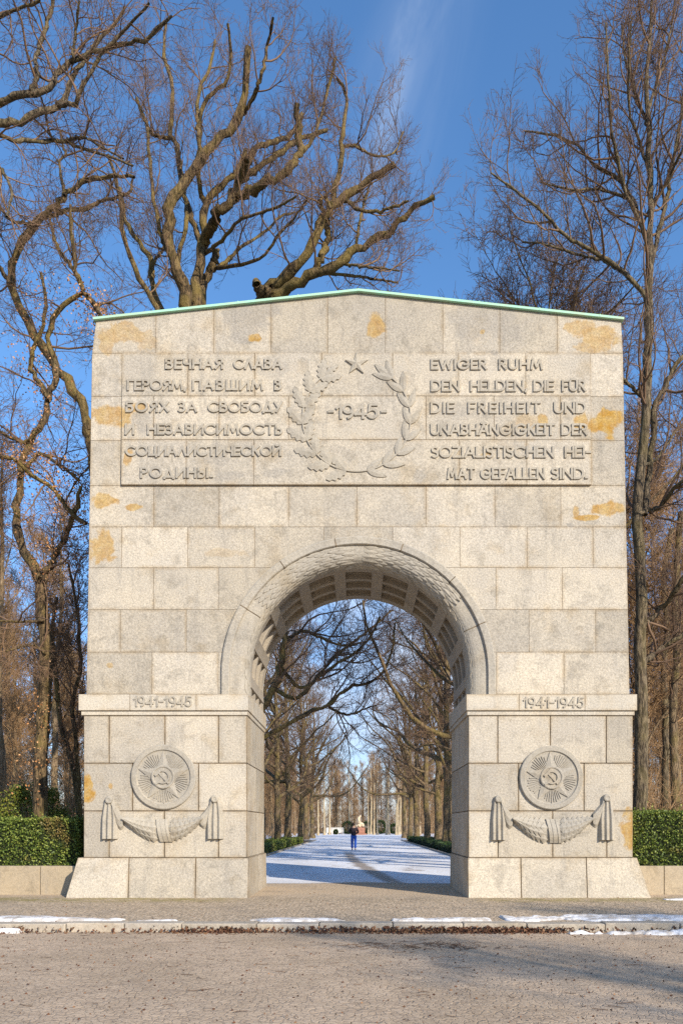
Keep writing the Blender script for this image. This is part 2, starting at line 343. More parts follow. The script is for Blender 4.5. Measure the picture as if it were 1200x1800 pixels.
def cut_polys(x0, x1, z0, z1):
    xs = {x0, x1}
    for zz in (z0, z1):
        if 0 <= zz - ACZ < AR:
            q = math.sqrt(AR * AR - (zz - ACZ) ** 2); xs |= {q, -q}
    xs |= {AR, -AR}; xs |= {AR * math.sin(k * math.pi / 64) for k in range(-32, 33)}
    xs = sorted(x for x in xs if x0 <= x <= x1)
    out, run = [], []
    for a, c in zip(xs, xs[1:]):
        if c - a < 1e-5: continue
        la, lc = max(z0, arch_z(a + 1e-7)), max(z0, arch_z(c - 1e-7))
        if max(z0, arch_z((a + c) / 2)) < z1 - 1e-4:
            run += [(a, min(la, z1)), (c, min(lc, z1))]
        elif run: out.append(run); run = []
    if run: out.append(run)
    res = []
    for r in out:
        pts = []
        for p in r:
            if not pts or math.hypot(p[0] - pts[-1][0], p[1] - pts[-1][1]) > 1e-4: pts.append(p)
        top = [(pts[-1][0], z1), (pts[0][0], z1)]
        for p in top:
            if math.hypot(p[0] - pts[-1][0], p[1] - pts[-1][1]) > 1e-4 and math.hypot(p[0] - pts[0][0], p[1] - pts[0][1]) > 1e-4: pts.append(p)
        # drop collinear points on the flat bottom
        q = [p for i, p in enumerate(pts) if abs((pts[i][0] - pts[i - 1][0]) * (pts[(i + 1) % len(pts)][1] - pts[i][1]) - (pts[i][1] - pts[i - 1][1]) * (pts[(i + 1) % len(pts)][0] - pts[i][0])) > 1e-9]
        if len(q) > 2: res.append(q)
    return res
APEX, EAVE = PZ(511, D1), PZ(561, D1)
def xl(py): return PX(161 - (py - 560) / 660 * 8, D1)
def xr(py): return PX(1095 + (py - 560) / 660 * 10, D1)
def roof_z(x): return APEX - (APEX - EAVE) * abs(x) / 6.09
rowy = [618, 695, 773, 853, 926, 998, 1072, 1147, 1221]
joints = [[330, 447.5, 565, 690, 806, 924], [270, 385, 507, 748.6, 868, 985], [327.5, 446, 807, 925],
          [270, 385, 507, 627, 748.6, 869.5, 985.6], [214, 330, 448, 569, 690, 808, 926, 1042], [270, 384, 500, 627, 752, 871, 988], [212, 328, 443, 813, 929, 1046], [268, 384, 872, 990]]
bm = bmesh.new()
xs = [161, 273, 375, 475.5, 576, 677, 778.5, 879, 980.5, 1095]
for i in range(9):
    a, c = PX(xs[i], D1), PX(xs[i + 1], D1)
    if i == 0: a = -6.09
    if i == 8: c = 6.09
    z0 = PZ(618, D1)
    low_a, low_c = (xl(618) if i == 0 else a), (xr(618) if i == 8 else c)
    poly = [(low_a, z0), (low_c, z0), (c, roof_z(c))] + ([(0, APEX)] if a < 0 < c else []) + [(a, roof_z(a))]
    both(bm, poly, yshaft, random.random())
PL, PR = PX(213.5, D1), PX(1038.5, D1)
ZPB, ZPT = PZ(853, D1), PZ(618, D1)
def ypanel(z): u = (z - ZPB) / (ZPT - ZPB); return (yshaft(ZPB) - 0.055) * (1 - u) + (yshaft(ZPT) - 0.012) * u
panel_polys = []
for r in range(8):
    y0, y1 = rowy[r], rowy[r + 1]; z1, z0 = PZ(y0, D1), PZ(y1, D1)
    js = [PX(j, D1) for j in joints[r]]
    if r < 3:
        both(bm, [(xl(y1), z0), (PL, z0), (PL, z1), (xl(y0), z1)], yshaft, random.random())
        both(bm, [(PR, z0), (xr(y1), z0), (xr(y0), z1), (PR, z1)], yshaft, random.random())
        e = [PL] + js + [PR]
        for a, c in zip(e, e[1:]): panel_polys.append([(a, z0), (c, z0), (c, z1), (a, z1)])
        continue
    both(bm, [(xl(y1), z0), (js[0], z0), (js[0], z1), (xl(y0), z1)], yshaft, random.random())
    both(bm, [(js[-1], z0), (xr(y1), z0), (xr(y0), z1), (js[-1], z1)], yshaft, random.random())
    for a, c in zip(js, js[1:]):
        for poly in cut_polys(a, c, z0, z1): both(bm, poly, yshaft, random.random())
add_bevel(bm_obj('shaft', bm, [M_STONE, M_MORTAR], gate))
bm = bmesh.new()
for poly in panel_polys: both(bm, poly, ypanel, 0.35 + 0.5 * random.random())
panel = add_bevel(bm_obj('inscription_panel', bm, [M_STONE, M_MORTAR], gate), 0.006)

# copper edging on the gable
bm = bmesh.new()
def slab(side):
    x1 = side * 6.14; y0, y1 = yshaft(13.5) - 0.07, T - yshaft(13.5) + 0.07
    for zz, xa in ((0.0, 0),):
        pts = [(0, APEX + .006), (x1, roof_z(6.14) + .006), (x1, roof_z(6.14) + 0.058), (0, APEX + 0.058)]
        a = [bm.verts.new((x, y0, z)) for x, z in pts]; c = [bm.verts.new((x, y1, z)) for x, z in pts]
        bm.faces.new(a); bm.faces.new(c[::-1])
        for i in range(4):
            if i == 3: continue
            bm.faces.new((a[i], c[i], c[(i + 1) % 4], a[(i + 1) % 4]))
        bm.faces.new((a[3], c[3], c[0], a[0]))
        # standing seams every 1.5 m
        for k in range(1, 5):
            x = x1 * k / 4.4
            box(bm, x - 0.012, x + 0.012, y0 - 0.004, y1 + 0.004, roof_z(x) + 0.004, roof_z(x) + 0.068)
slab(1); slab(-1)
bm_obj('roof_edging', bm, M_COPPER, gate)

# pedestals, cornices, bases
def rows_blocks(bm, rows, yf, xin_out, outer_slant=None):
    pass
PEDY = [1258, 1342, 1426, 1508]
for side in (-1, 1):
    bm = bmesh.new()
    edges = {-1: ([147, 192, 290, 384, 434], [147, 233, 349, 434], [147, 192, 289, 384, 434]), 1: ([823, 874.5, 967, 1065, 1112], [823, 911, 1026, 1112], [823, 875, 971, 1066, 1112])}[side]
    for r in range(3):
        z1, z0 = PZ(PEDY[r]) + (0.02 if r == 0 else 0), PZ(PEDY[r + 1])
        for a, c in zip(edges[r], edges[r][1:]):
            both(bm, [(PX(a), z0), (PX(c), z0), (PX(c), z1), (PX(a), z1)], lambda z: 0.0, random.random())
    add_bevel(bm_obj('pedestal', bm, [M_STONE, M_MORTAR], gate))
    bm = bmesh.new()
    zt, zb = PZ(1508), -0.05
    xb = {-1: [118, 228, 345, 437.7], 1: [821, 914, 1029, 1142]}[side]; xt = {-1: [138, 228, 345, 437.7], 1: [821, 914, 1029, 1118]}[side]
    for i in range(3):
        both(bm, [(PX(xb[i]), zb), (PX(xb[i + 1]), zb), (PX(xt[i + 1]), zt), (PX(xt[i]), zt)], lambda z: -0.05 - 0.08 * (1 - z / 0.92), random.random())
    add_bevel(bm_obj('base', bm, [M_STONE, M_MORTAR], gate))
    bm = bmesh.new()
    e = {-1: [140, 230, 346, 437.5], 1: [818.5, 911, 1026, 1117.5]}[side]
    for i in range(3):
        a, c = PX(e[i]), PX(e[i + 1]); z0, z1 = PZ(1250), PZ(1221.5)
        both(bm, [(a, z0), (c, z0), (c, z1), (a, z1)], lambda z: -0.075, 0.6 + 0.4 * random.random())
    a, c = (PX(143.5), PX(435.8)) if side < 0 else (PX(820.2), PX(1114))
    both(bm, [(a, PZ(1258)), (c, PZ(1258)), (c, PZ(1250)), (a, PZ(1250))], lambda z: -0.035, 0.8)
    add_bevel(bm_obj('cornice', bm, [M_TRIM, M_MORTAR], gate), 0.005)

# arch ring: profile swept along jamb, arch and jamb
path = [('s', -1, z) for z in (4.60, 4.80, 5.0)] + [('a', 180 - k * 3) for k in range(61)] + [('s', 1, z) for z in (5.0, 4.80, 4.60)]
def on_path(p, r):
    if p[0] == 's': return p[1] * r, p[2]
    a = math.radians(p[1]); return r * math.cos(a), ACZ + r * math.sin(a)
def sweep(bm, prof, pth, caps=True):
    """prof: closed list of (r, y)"""
    rings = [[bm.verts.new((on_path(p, r)[0], y, on_path(p, r)[1])) for r, y in prof] for p in pth]
    k = len(prof)
    for a, c in zip(rings, rings[1:]):
        for i in range(k): bm.faces.new((a[i], a[(i + 1) % k], c[(i + 1) % k], c[i]))
    if caps: bm.faces.new(rings[0]); bm.faces.new(rings[-1][::-1])
SPL = []                                      # convex leaf band between the outer fillet and the vault
for k in range(9):
    u = k / 8; a = u * math.pi / 2
    SPL.append((2.965 - 0.43 * (0.5 * u + 0.5 * math.sin(a)), 0.085 + 0.30 * (0.14 * u + 0.86 * u ** 3.5)))
front = [(AR - 0.002, 0.09), (AR - 0.002, 0.035), (AR - 0.03, 0.022), (2.99, 0.022), (2.975, 0.04), (2.965, 0.075)] + SPL
back = [(r, T - y) for r, y in front[::-1]]
prof = front + [(SR + 0.005, 0.45), (2.80, 0.46), (2.80, T - 0.46), (SR + 0.005, T - 0.45)] + back
bm = bmesh.new(); sweep(bm, prof, path)
ring = bm_obj('arch_ring', bm, M_TRIM, gate); ring.data.polygons.foreach_set('use_smooth', [False] * len(ring.data.polygons))
# voussoir joints of the ring: thin dark strips let into the face
for ang in (22, 45, 71, 100, 125, 150):
    bm = bmesh.new()
    for (r0, y0), (r1, y1) in zip(front[1:], front[2:]):
        a0, a1 = math.radians(ang - 0.2), math.radians(ang + 0.2)
        q = []
        for (r, y) in ((r0, y0), (r1, y1)):
            for a in (a0, a1): q.append(((r - .004) * math.cos(a), y - 0.004, ACZ + (r - .004) * math.sin(a)))
        bm.faces.new([bm.verts.new(q[i]) for i in (0, 1, 3, 2)])
    bm_obj('ring_joint', bm, M_MORTAR, ring, recalc=False)
# carved leaves lying along the band
bm = bmesh.new()
def band(u):                                  # point and outward normal on the band profile
    f = min(7.999, max(0, u * 8)); i = int(f); w = f - i
    r = SPL[i][0] * (1 - w) + SPL[i + 1][0] * w; y = SPL[i][1] * (1 - w) + SPL[i + 1][1] * w
    dr, dy = SPL[i + 1][0] - SPL[i][0], SPL[i + 1][1] - SPL[i][1]; L = math.hypot(dr, dy)
    return r, y, -dy / L * 1.0, dr / L * 1.0   # normal (in r, y) faces the opening and the viewer
def band3(u, s, h):
    r, y, nr, ny = band(u); r += nr * h; y += ny * h
    a = s / 2.75
    if a < 0: return (r, y, ACZ + a * 2.75)
    if a > math.pi: return (-r, y, ACZ - (a - math.pi) * 2.75)
    return (r * math.cos(a), y, ACZ + r * math.sin(a))
Ltot = math.pi * 2.75; s = -0.42; k = 0
while s < Ltot + 0.42:
    mid = s < Ltot / 2; sg = -1 if mid else 1     # tips point away from the crown of the arch
    for j in range(5):
        u = (j + (0.5 if k % 2 else 0.0)) / 5 + 0.06
        if u > 0.98: continue
        ang_ = math.degrees((s) / 2.75); low_ = abs(ang_ - 90) > 48
        if low_ and u < 0.72: continue
        du = 0.12 + random.uniform(-.015, .015); Ls = 0.36 + random.uniform(-.04, .06); ss = s + random.uniform(-.03, .03)
        lift = (0.030 if abs(math.degrees(s / 2.75) - 90) < 48 else 0.012) + random.uniform(-.006, .010)
        pts = [(u, ss, 0.004), (u - du * .8, ss + sg * Ls * .35, 0.007), (u - du * .75, ss + sg * Ls * .7, 0.008 + lift * .3), (u, ss + sg * Ls, lift), (u + du * .75, ss + sg * Ls * .7, 0.008 + lift * .3), (u + du * .8, ss + sg * Ls * .35, 0.007), (u, ss + sg * Ls * .5, 0.010 + lift * .5)]
        top = [bm.verts.new(band3(max(0.0, min(1.0, p[0])), p[1], p[2])) for p in pts]
        bot = [bm.verts.new(band3(max(0.0, min(1.0, p[0])), p[1], -0.015)) for p in pts[:6]]
        for i in range(6):
            bm.faces.new((top[i], top[(i + 1) % 6], top[6])); bm.faces.new((top[i], bot[i], bot[(i + 1) % 6], top[(i + 1) % 6]))
    s += 0.145; k += 1
bm_obj('leaf_moulding', bm, M_RELIEF, ring)
# coffered vault: ribs
bm = bmesh.new()
PITCH, HALF = 20.6, 3.1
rib_y = [(0.39, 0.66), (1.18, 1.35), (1.85, 2.02), (2.54, T - 0.39)]
for y0, y1 in rib_y: sweep(bm, [(SR + 0.012, y0), (SR + 0.012, y1), (2.80, y1), (2.80, y0)], path)
for k in range(-4, 5):
    cpos = [90 + (k + h) * PITCH for h in (-0.5, 0.5)]
for k in range(10):
    ca = 90 + (k - 4.5) * PITCH
    sweep(bm, [(SR, 0.405), (SR, T - 0.405), (2.79, T - 0.405), (2.79, 0.405)], [('a', ca - HALF + q * HALF / 2) for q in range(5)])
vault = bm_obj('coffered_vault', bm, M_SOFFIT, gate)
# stepped inner frame of every coffer
bm = bmesh.new()
for k in range(9):
    ca = 90 + (k - 4) * PITCH; w = PITCH / 2 - HALF
    for (y0, y1) in zip([r[1] for r in rib_y], [r[0] for r in rib_y[1:]]):
        for (aa, ab) in ((ca - w - .2, ca - w + 1.1), (ca + w - 1.1, ca + w + .2)):
            sweep(bm, [(2.665, y0 + .002), (2.665, y1 - .002), (2.795, y1 - .002), (2.795, y0 + .002)], [('a', aa), ('a', ab)])
        for (ya, yb) in ((y0 - .01, y0 + .055), (y1 - .055, y1 + .01)):
            sweep(bm, [(2.668, ya), (2.668, yb), (2.795, yb), (2.795, ya)], [('a', ca - w + q * w / 3) for q in range(7)])
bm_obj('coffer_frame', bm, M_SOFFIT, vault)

# ---- lettering: stroke glyphs in relief
def arc(cx, cy, rx, ry, a0, a1, n=12): return [(cx + rx * math.cos(math.radians(a0 + (a1 - a0) * i / n)), cy + ry * math.sin(math.radians(a0 + (a1 - a0) * i / n))) for i in range(n + 1)]
G = {
 'A': (.8, [[(0, 0), (.4, 1)], [(.4, 1), (.8, 0)], [(.15, .32), (.65, .32)]]),
 'B': (.56, [[(0, 0), (0, 1), (.27, 1)] + arc(.27, .77, .22, .23, 80, -90, 8) + [(0, .54)], [(.27, .54)] + arc(.29, .27, .26, .27, 80, -90, 8) + [(0, 0)]]),
 'C': (.86, [arc(.5, .5, .5, .5, 48, 312, 18)]),
 'D': (.74, [[(0, 0), (0, 1), (.25, 1)] + arc(.25, .5, .48, .5, 82, -90, 14) + [(0, 0)]]),
 'E': (.5, [[(.5, 1), (0, 1), (0, 0), (.5, 0)], [(0, .52), (.44, .52)]]),
 'F': (.48, [[(.48, 1), (0, 1), (0, 0)], [(0, .5), (.4, .5)]]),
 'G': (.98, [arc(.5, .5, .48, .5, 48, 355, 20) + [(.55, .46)]]),
 'H': (.66, [[(0, 0), (0, 1)], [(.66, 0), (.66, 1)], [(0, .52), (.66, .52)]]),
 'I': (.02, [[(0.01, 0), (0.01, 1)]]),
 'K': (.6, [[(0, 0), (0, 1)], [(.56, 1), (.04, .48)], [(.18, .62), (.6, 0)]]),
 'L': (.46, [[(0, 1), (0, 0), (.46, 0)]]),
 'M': (.92, [[(0, 0), (.14, 1)], [(.14, 1), (.46, .22)], [(.46, .22), (.78, 1)], [(.78, 1), (.92, 0)]]),
 'N': (.72, [[(0, 0), (0, 1)], [(0, 1), (.72, 0)], [(.72, 0), (.72, 1)]]),
 'O': (.96, [arc(.48, .5, .48, .5, 90, 450, 24)]),
 'P': (.52, [[(0, 0), (0, 1), (.26, 1)] + arc(.26, .74, .26, .26, 80, -90, 9) + [(0, .48)]]),
 'R': (.56, [[(0, 0), (0, 1), (.26, 1)] + arc(.26, .74, .25, .26, 80, -90, 9) + [(0, .48)], [(.24, .46), (.56, 0)]]),
 'S': (.5, [arc(.26, .75, .23, .25, 50, 250, 10)[:-1] + [(.26, .51)] + arc(.25, .25, .25, .26, 70, -140, 11)]),
 'T': (.62, [[(0, 1), (.62, 1)], [(.31, 1), (.31, 0)]]),
 'U': (.66, [[(0, 1), (0, .34)] + arc(.33, .33, .33, .33, 180, 360, 10) + [(.66, 1)]]),
 'W': (1.1, [[(0, 1), (.28, 0)], [(.28, 0), (.55, .9)], [(.55, .9), (.82, 0)], [(.82, 0), (1.1, 1)]]),
 'Z': (.62, [[(0, 1), (.6, 1)], [(.6, 1), (0, 0)], [(0, 0), (.62, 0)]]),
 '-': (.32, [[(0, .48), (.32, .48)]]), '.': (.1, [[(0, .06), (.11, .06)]]), ',': (.14, [[(.09, .13), (.02, -.13)]]),
 '1': (.25, [[(0, .74), (.25, 1)], [(.25, 1), (.25, 0)]]),
 '9': (.6, [arc(.29, .69, .29, .31, 0, 360, 16), [(.58, .66)] + arc(.27, .42, .31, .42, 20, -80, 8)]),
 '4': (.66, [[(.48, 0), (.48, 1)], [(.48, 1), (0, .27)], [(0, .27), (.66, .27)]]),
 '5': (.56, [[(.5, 1), (.1, 1), (.06, .56)] + arc(.25, .32, .3, .32, 110, -140, 12)]),
}
G['Ä'] = (.8, G['A'][1] + [[(.2, 1.14), (.3, 1.14)], [(.5, 1.14), (.6, 1.14)]]); G['Ü'] = (.66, G['U'][1] + [[(.14, 1.14), (.24, 1.14)], [(.42, 1.14), (.52, 1.14)]])
for ru, la in zip('АВЕКМНОРСТ', 'ABEKMHOPCT'): G[ru] = G[la]
mir = lambda g: (g[0], [[(g[0] - x, y) for x, y in s] for s in g[1]])
G['Я'] = mir(G['R']); G['И'] = (.7, [[(0, 1), (0, 0)], [(0, 0), (.7, 1)], [(.7, 1), (.7, 0)]])
G['Й'] = (.7, G['И'][1] + [arc(.35, 1.22, .15, .13, 200, 340, 5)])
G['Ч'] = (.56, [[(0, 1), (0, .62)] + arc(.22, .62, .22, .16, 180, 270, 6) + [(.56, .46)], [(.56, 1), (.56, 0)]])
G['Л'] = (.72, [[(0, 0), (.36, 1)], [(.36, 1), (.72, 0)]]); G['Г'] = (.46, [[(.46, 1), (0, 1), (0, 0)]]); G['П'] = (.64, [[(0, 0), (0, 1), (.64, 1), (.64, 0)]])
G['Ш'] = (.9, [[(0, 1), (0, 0), (.9, 0), (.9, 1)], [(.45, 0), (.45, 1)]]); G['Б'] = (.54, [[(.48, 1), (0, 1), (0, 0), (.28, 0)] + arc(.28, .28, .26, .28, -80, 90, 9) + [(0, .56)]])
G['Х'] = (.66, [[(0, 0), (.66, 1)], [(0, 1), (.66, 0)]]); G['З'] = (.5, [arc(.22, .76, .24, .24, 140, -80, 10) + [(.16, .53)], [(.2, .53)] + arc(.22, .27, .28, .27, 80, -145, 11)])
G['Д'] = (.8, [[(.1, .02), (.4, 1)], [(.4, 1), (.7, .02)], [(0, -.12), (0, .02), (.8, .02), (.8, -.12)]]); G['У'] = (.62, [[(0, 1), (.33, .38)], [(.62, 1), (.16, 0)]])
G['Ь'] = (.5, [[(0, 1), (0, 0), (.26, 0)] + arc(.26, .27, .24, .27, -80, 90, 9) + [(0, .54)]]); G['Ц'] = (.7, [[(0, 1), (0, 0), (.7, 0), (.7, -.16)], [(.6, 0), (.6, 1)]])
G['Ы'] = (.78, G['Ь'][1] + [[(.78, 0), (.78, 1)]])
def strip(bm, pts, hw, to3, h0, h1):
    """one stroke as a raised bar with square ends; to3(x, z, h) places it"""
    pts = [p for i, p in enumerate(pts) if i == 0 or math.hypot(p[0] - pts[i - 1][0], p[1] - pts[i - 1][1]) > 1e-5]
    n = len(pts); closed = math.hypot(pts[0][0] - pts[-1][0], pts[0][1] - pts[-1][1]) < 1e-6
    if closed: pts = pts[:-1]; n -= 1
    L, R = [], []
    for i in range(n):
        p = pts[i]; a = pts[i - 1] if (i or closed) else None; c = pts[(i + 1) % n] if (i < n - 1 or closed) else None
        def un(u, v): d = math.hypot(v[0] - u[0], v[1] - u[1]); return ((v[0] - u[0]) / d, (v[1] - u[1]) / d)
        d0 = un(a, p) if a else None; d1 = un(p, c) if c else None
        if d0 and d1:
            n0, n1 = (-d0[1], d0[0]), (-d1[1], d1[0]); s = (n0[0] + n1[0], n0[1] + n1[1]); q = math.hypot(*s); s = (s[0] / q, s[1] / q)
            k = hw / max(0.45, s[0] * n0[0] + s[1] * n0[1]); o = (s[0] * k, s[1] * k); e = (0, 0)
        else:
            d = d0 or d1; o = (-d[1] * hw, d[0] * hw); e = (d[0] * hw * (1 if not d1 else -1),) + (d[1] * hw * (1 if not d1 else -1),)
        L.append((p[0] + o[0] + e[0], p[1] + o[1] + e[1])); R.append((p[0] - o[0] + e[0], p[1] - o[1] + e[1]))
    vt = [(bm.verts.new(to3(*L[i], h1)), bm.verts.new(to3(*R[i], h1)), bm.verts.new(to3(*L[i], h0)), bm.verts.new(to3(*R[i], h0))) for i in range(n)]
    for i in range(n if closed else n - 1):
        a, c = vt[i], vt[(i + 1) % n]
        bm.faces.new((a[0], c[0], c[1], a[1])); bm.faces.new((a[0], a[2], c[2], c[0])); bm.faces.new((a[1], c[1], c[3], a[3]))
    if not closed:
        bm.faces.new((vt[0][0], vt[0][1], vt[0][3], vt[0][2])); bm.faces.new((vt[-1][0], vt[-1][2], vt[-1][3], vt[-1][1]))
def word(bm, text, px0, px1, py0, py1, hw, yface, height=0.04):
    """fit the word between two pixel columns of the photograph; strokes 1 mm apart in height"""
    H = PX(VX + (py1 - py0), D1); ws = [G[ch][0] for ch in text]; total = PX(px1, D1) - PX(px0, D1) - 2 * hw; z0 = PZ(py1, D1)
    if len(text) == 1: sx, gap = total / ws[0], 0
    else:
        sx = H * 0.98; gap = (total - sx * sum(ws)) / (len(text) - 1)
        if gap < 0.055: sx = (total - 0.055 * (len(text) - 1)) / sum(ws); gap = 0.055
    x = PX(px0, D1) + hw; k = 0
    for ch, w in zip(text, ws):
        for st in G[ch][1]:
            pts = [(x + u * sx, z0 + hw + v * (H - 2 * hw)) for u, v in st]
            k += 1; strip(bm, pts, hw, lambda a, c, h: (a, yface(c) - h, c), -0.01, height + 0.0012 * (k % 5))
        x += w * sx + gap
RU = [('ВЕЧНАЯ', 290, 392, 628, 648), ('СЛАВА', 410, 496, 628, 648), ('ГЕРОЯМ,', 223, 329, 666, 686), ('ПАВШИМ', 338, 463, 666, 686), ('В', 482, 495, 666, 686),
      ('БОЯХ', 221, 297, 705, 725), ('ЗА', 313, 347, 705, 725), ('СВОБОДУ', 365, 497, 705, 725), ('И', 220, 237, 745, 765), ('НЕЗАВИСИМОСТЬ', 259, 497, 745, 765),
      ('СОЦИАЛИСТИЧЕСКОЙ', 221, 495, 784, 803), ('РОДИНЫ.', 247.5, 375, 822, 842)]
DE = [('EWIGER', 757, 856, 629, 649), ('RUHM', 876, 954, 629, 649), ('DEN', 757, 808, 667, 688), ('HELDEN,', 826, 928, 667, 688), ('DIE', 937, 974, 667, 688), ('FÜR', 987, 1030, 667, 688),
      ('DIE', 756, 799, 706, 727), ('FREIHEIT', 822, 950, 706, 727), ('UND', 973, 1030, 706, 727), ('UNABHÄNGIGKEIT', 756, 975, 745, 766), ('DER', 985.6, 1032, 745, 766),
      ('SOZIALISTISCHEN', 757, 973, 785, 806), ('HEI-', 991, 1038, 785, 806), ('MAT', 785, 834, 823, 844), ('GEFALLEN', 843, 957, 823, 844), ('SIND.', 967, 1032, 823, 844)]
for name, lst, hw in (('russian_lettering', RU, 0.024), ('german_lettering', DE, 0.024), ('year_lettering', [('-', 576, 587, 709, 737), ('1945', 590, 665, 709, 737), ('-', 669, 680, 709, 737)], 0.03)):
    for row in sorted({w_[4] for w_ in lst}):   # each line of text is a part
        bm = bmesh.new()
        for w_ in lst:
            if w_[4] == row: word(bm, *w_, hw, ypanel, 0.029)
        bm_obj(name, bm, M_RELIEF, panel)
for o, (a, c, y0, y1) in zip([o for o in gate.children if o.name.startswith('cornice')], ((239, 341, 1226, 1245), (916, 1022, 1228, 1247))):
    bm = bmesh.new(); word(bm, '1941-1945', a, c, y0, y1, 0.020, lambda z: -0.075, 0.022)
    bm_obj('date_lettering', bm, M_RELIEF, o)

# ---- star and wreath
def on_panel(px, py, h): z = PZ(py, D1); return (PX(px, D1), ypanel(z) - h, z)
def star_mesh(bm, cx, cz, R, rin, to3, hc, he, n=5, rot=90):
    c = bm.verts.new(to3(cx, cz, hc)); ring = []
    for i in range(2 * n):
        a = math.radians(rot + i * 180 / n); r = R if i % 2 == 0 else rin
        ring.append((cx + r * math.cos(a), cz + r * math.sin(a)))
    top = [bm.verts.new(to3(x, z, he)) for x, z in ring]; bot = [bm.verts.new(to3(x, z, -0.02)) for x, z in ring]
    for i in range(2 * n):
        j = (i + 1) % (2 * n); bm.faces.new((c, top[i], top[j])); bm.faces.new((top[i], bot[i], bot[j], top[j]))
pan3 = lambda x, z, h: (x, ypanel(z) - h, z)
bm = bmesh.new(); star_mesh(bm, PX(626.5, D1), PZ(638, D1), 0.275, 0.105, pan3, 0.065, 0.034); bm_obj('star', bm, M_RELIEF, panel)
def leaf(bm, x, z, ang, L, wd, to3, lobed, h=0.026):
    ca, sa = math.cos(ang), math.sin(ang); n = 20 if lobed else 9; side = []
    for i in range(n + 1):
        u = i / n; w = wd * math.sin(math.pi * u ** (0.85 if lobed else 0.8)) ** (0.6 if lobed else 0.85) if 0 < u < 1 else 0
        if lobed: w *= 0.88 - 0.20 * math.cos(2 * math.pi * 4 * u)
        side.append((u * L, w))
    pl = lambda u, v: (x + u * ca - v * sa, z + u * sa + v * ca)
    mid = [bm.verts.new(to3(*pl(u, 0), h * (0.7 + 0.7 * math.sin(math.pi * min(1, u / L + .1))))) for u, w in side]
    for sg in (1, -1):
        ed = [bm.verts.new(to3(*pl(u, sg * max(w, .004)), h * (0.75 if sg * sa > 0 else 1.0))) for u, w in side]; bo = [bm.verts.new(to3(*pl(u, sg * max(w, .004)), -0.02)) for u, w in side]
        for i in range(n):
            bm.faces.new((mid[i], mid[i + 1], ed[i + 1], ed[i])); bm.faces.new((ed[i], ed[i + 1], bo[i + 1], bo[i]))
WC = (PX(626.5, D1), PZ(735, D1)); WR = 95 * D1 / F
for side in (-1, 1):
    bm = bmesh.new()
    pts = [(WC[0] + side * WR * math.sin(math.radians(a)), WC[1] - WR * math.cos(math.radians(a))) for a in np.linspace(-16, 144, 40)]
    strip(bm, pts, 0.014, pan3, -0.01, 0.026 if side > 0 else 0.03)
    for i, a in enumerate(np.linspace(11, 138, 8)):
        A = math.radians(a); x, z = WC[0] + side * WR * math.sin(A), WC[1] - WR * math.cos(A)
        tg = math.atan2(math.sin(A), side * math.cos(A))
        for sg in (1, -1):
            leaf(bm, x, z, tg + sg * (0.50 if side > 0 else 0.62), (0.48 if side > 0 else 0.52) * random.uniform(.92, 1.08), 0.078 if side > 0 else 0.125, pan3, side < 0)
    leaf(bm, pts[-1][0], pts[-1][1], math.atan2(pts[-1][1] - pts[-2][1], pts[-1][0] - pts[-2][0]), 0.40, 0.075, pan3, side < 0)
    bm_obj('wreath_branch', bm, M_RELIEF, panel)['label'] = 'laurel branch with smooth pointed leaves' if side > 0 else 'oak branch with lobed leaves'

# ---- medallions, garlands, hanging cloths on the pedestals
ped3 = lambda x, z, h: (x, -h, z)
def lathe_relief(bm, cx, cz, prof, n=64):
    """prof (r, h) from the rim inwards"""
    rings = [[bm.verts.new((cx + r * math.cos(2 * math.pi * i / n), -h, cz + r * math.sin(2 * math.pi * i / n))) for i in range(n)] for r, h in prof]
    for a, c in zip(rings, rings[1:]):
        for i in range(n): bm.faces.new((a[i], a[(i + 1) % n], c[(i + 1) % n], c[i]))
    bm.faces.new(rings[-1])
def medallion(px, py, rpx, tilt):
    cx, cz, R = PX(px), PZ(py), rpx * DEP / F
    bm = bmesh.new(); lathe_relief(bm, cx, cz, [(R, -.02), (R, .05), (R - .018, .066), (R * .84, .066), (R * .825, .042), (R * .80, .034)])
    o = bm_obj('medallion', bm, M_RELIEF, gate)
    bm = bmesh.new()                          # fan of rays between the star's arms
    for i in range(60):
        a = 2 * math.pi * i / 60 + 0.02
        fr = abs((math.degrees(a) - 90 - tilt + 36 + 720) % 72 - 36) / 36     # 0 at an arm, 1 between
        if fr < 0.28: continue
        Ro = R * (0.60 + 0.17 * fr + (0.03 if i % 2 else 0)); Ri = R * .36
        strip(bm, [(cx + Ri * math.cos(a), cz + Ri * math.sin(a)), (cx + Ro * math.cos(a), cz + Ro * math.sin(a))], 0.010, ped3, 0.02, 0.052 + 0.001 * (i % 3))
    bm_obj('ray_fan', bm, M_RELIEF, o)
    bm = bmesh.new(); star_mesh(bm, cx, cz, R * .80, R * .34, ped3, 0.105, 0.056, 5, 90 + tilt); bm_obj('star', bm, M_RELIEF, o)
    bm = bmesh.new(); lathe_relief(bm, cx, cz, [(R * .36, .03), (R * .36, .095), (R * .33, .104), (R * .30, .100), (R * .285, .085)]); d = bm_obj('hub_disc', bm, M_RELIEF, o)
    bm = bmesh.new(); q = R * .22             # crossed hammer and sickle
    strip(bm, [(cx + q * .75, cz - q * .85), (cx - q * .55, cz + q * .55)], .018, ped3, .07, .116)
    strip(bm, [(cx - q * .95, cz + q * .30), (cx - q * .25, cz + q * .98)], .030, ped3, .07, .119)
    strip(bm, [(cx + q * math.cos(math.radians(a)) * .85, cz + q * math.sin(math.radians(a)) * .85) for a in np.linspace(95, -125, 15)] + [(cx - q * .95, cz - q * .98)], .018, ped3, .07, .1175)
    bm_obj('hammer_and_sickle', bm, M_RELIEF, o)
medallion(288, 1366.5, 57, 0); medallion(968, 1367.5, 56, 4)
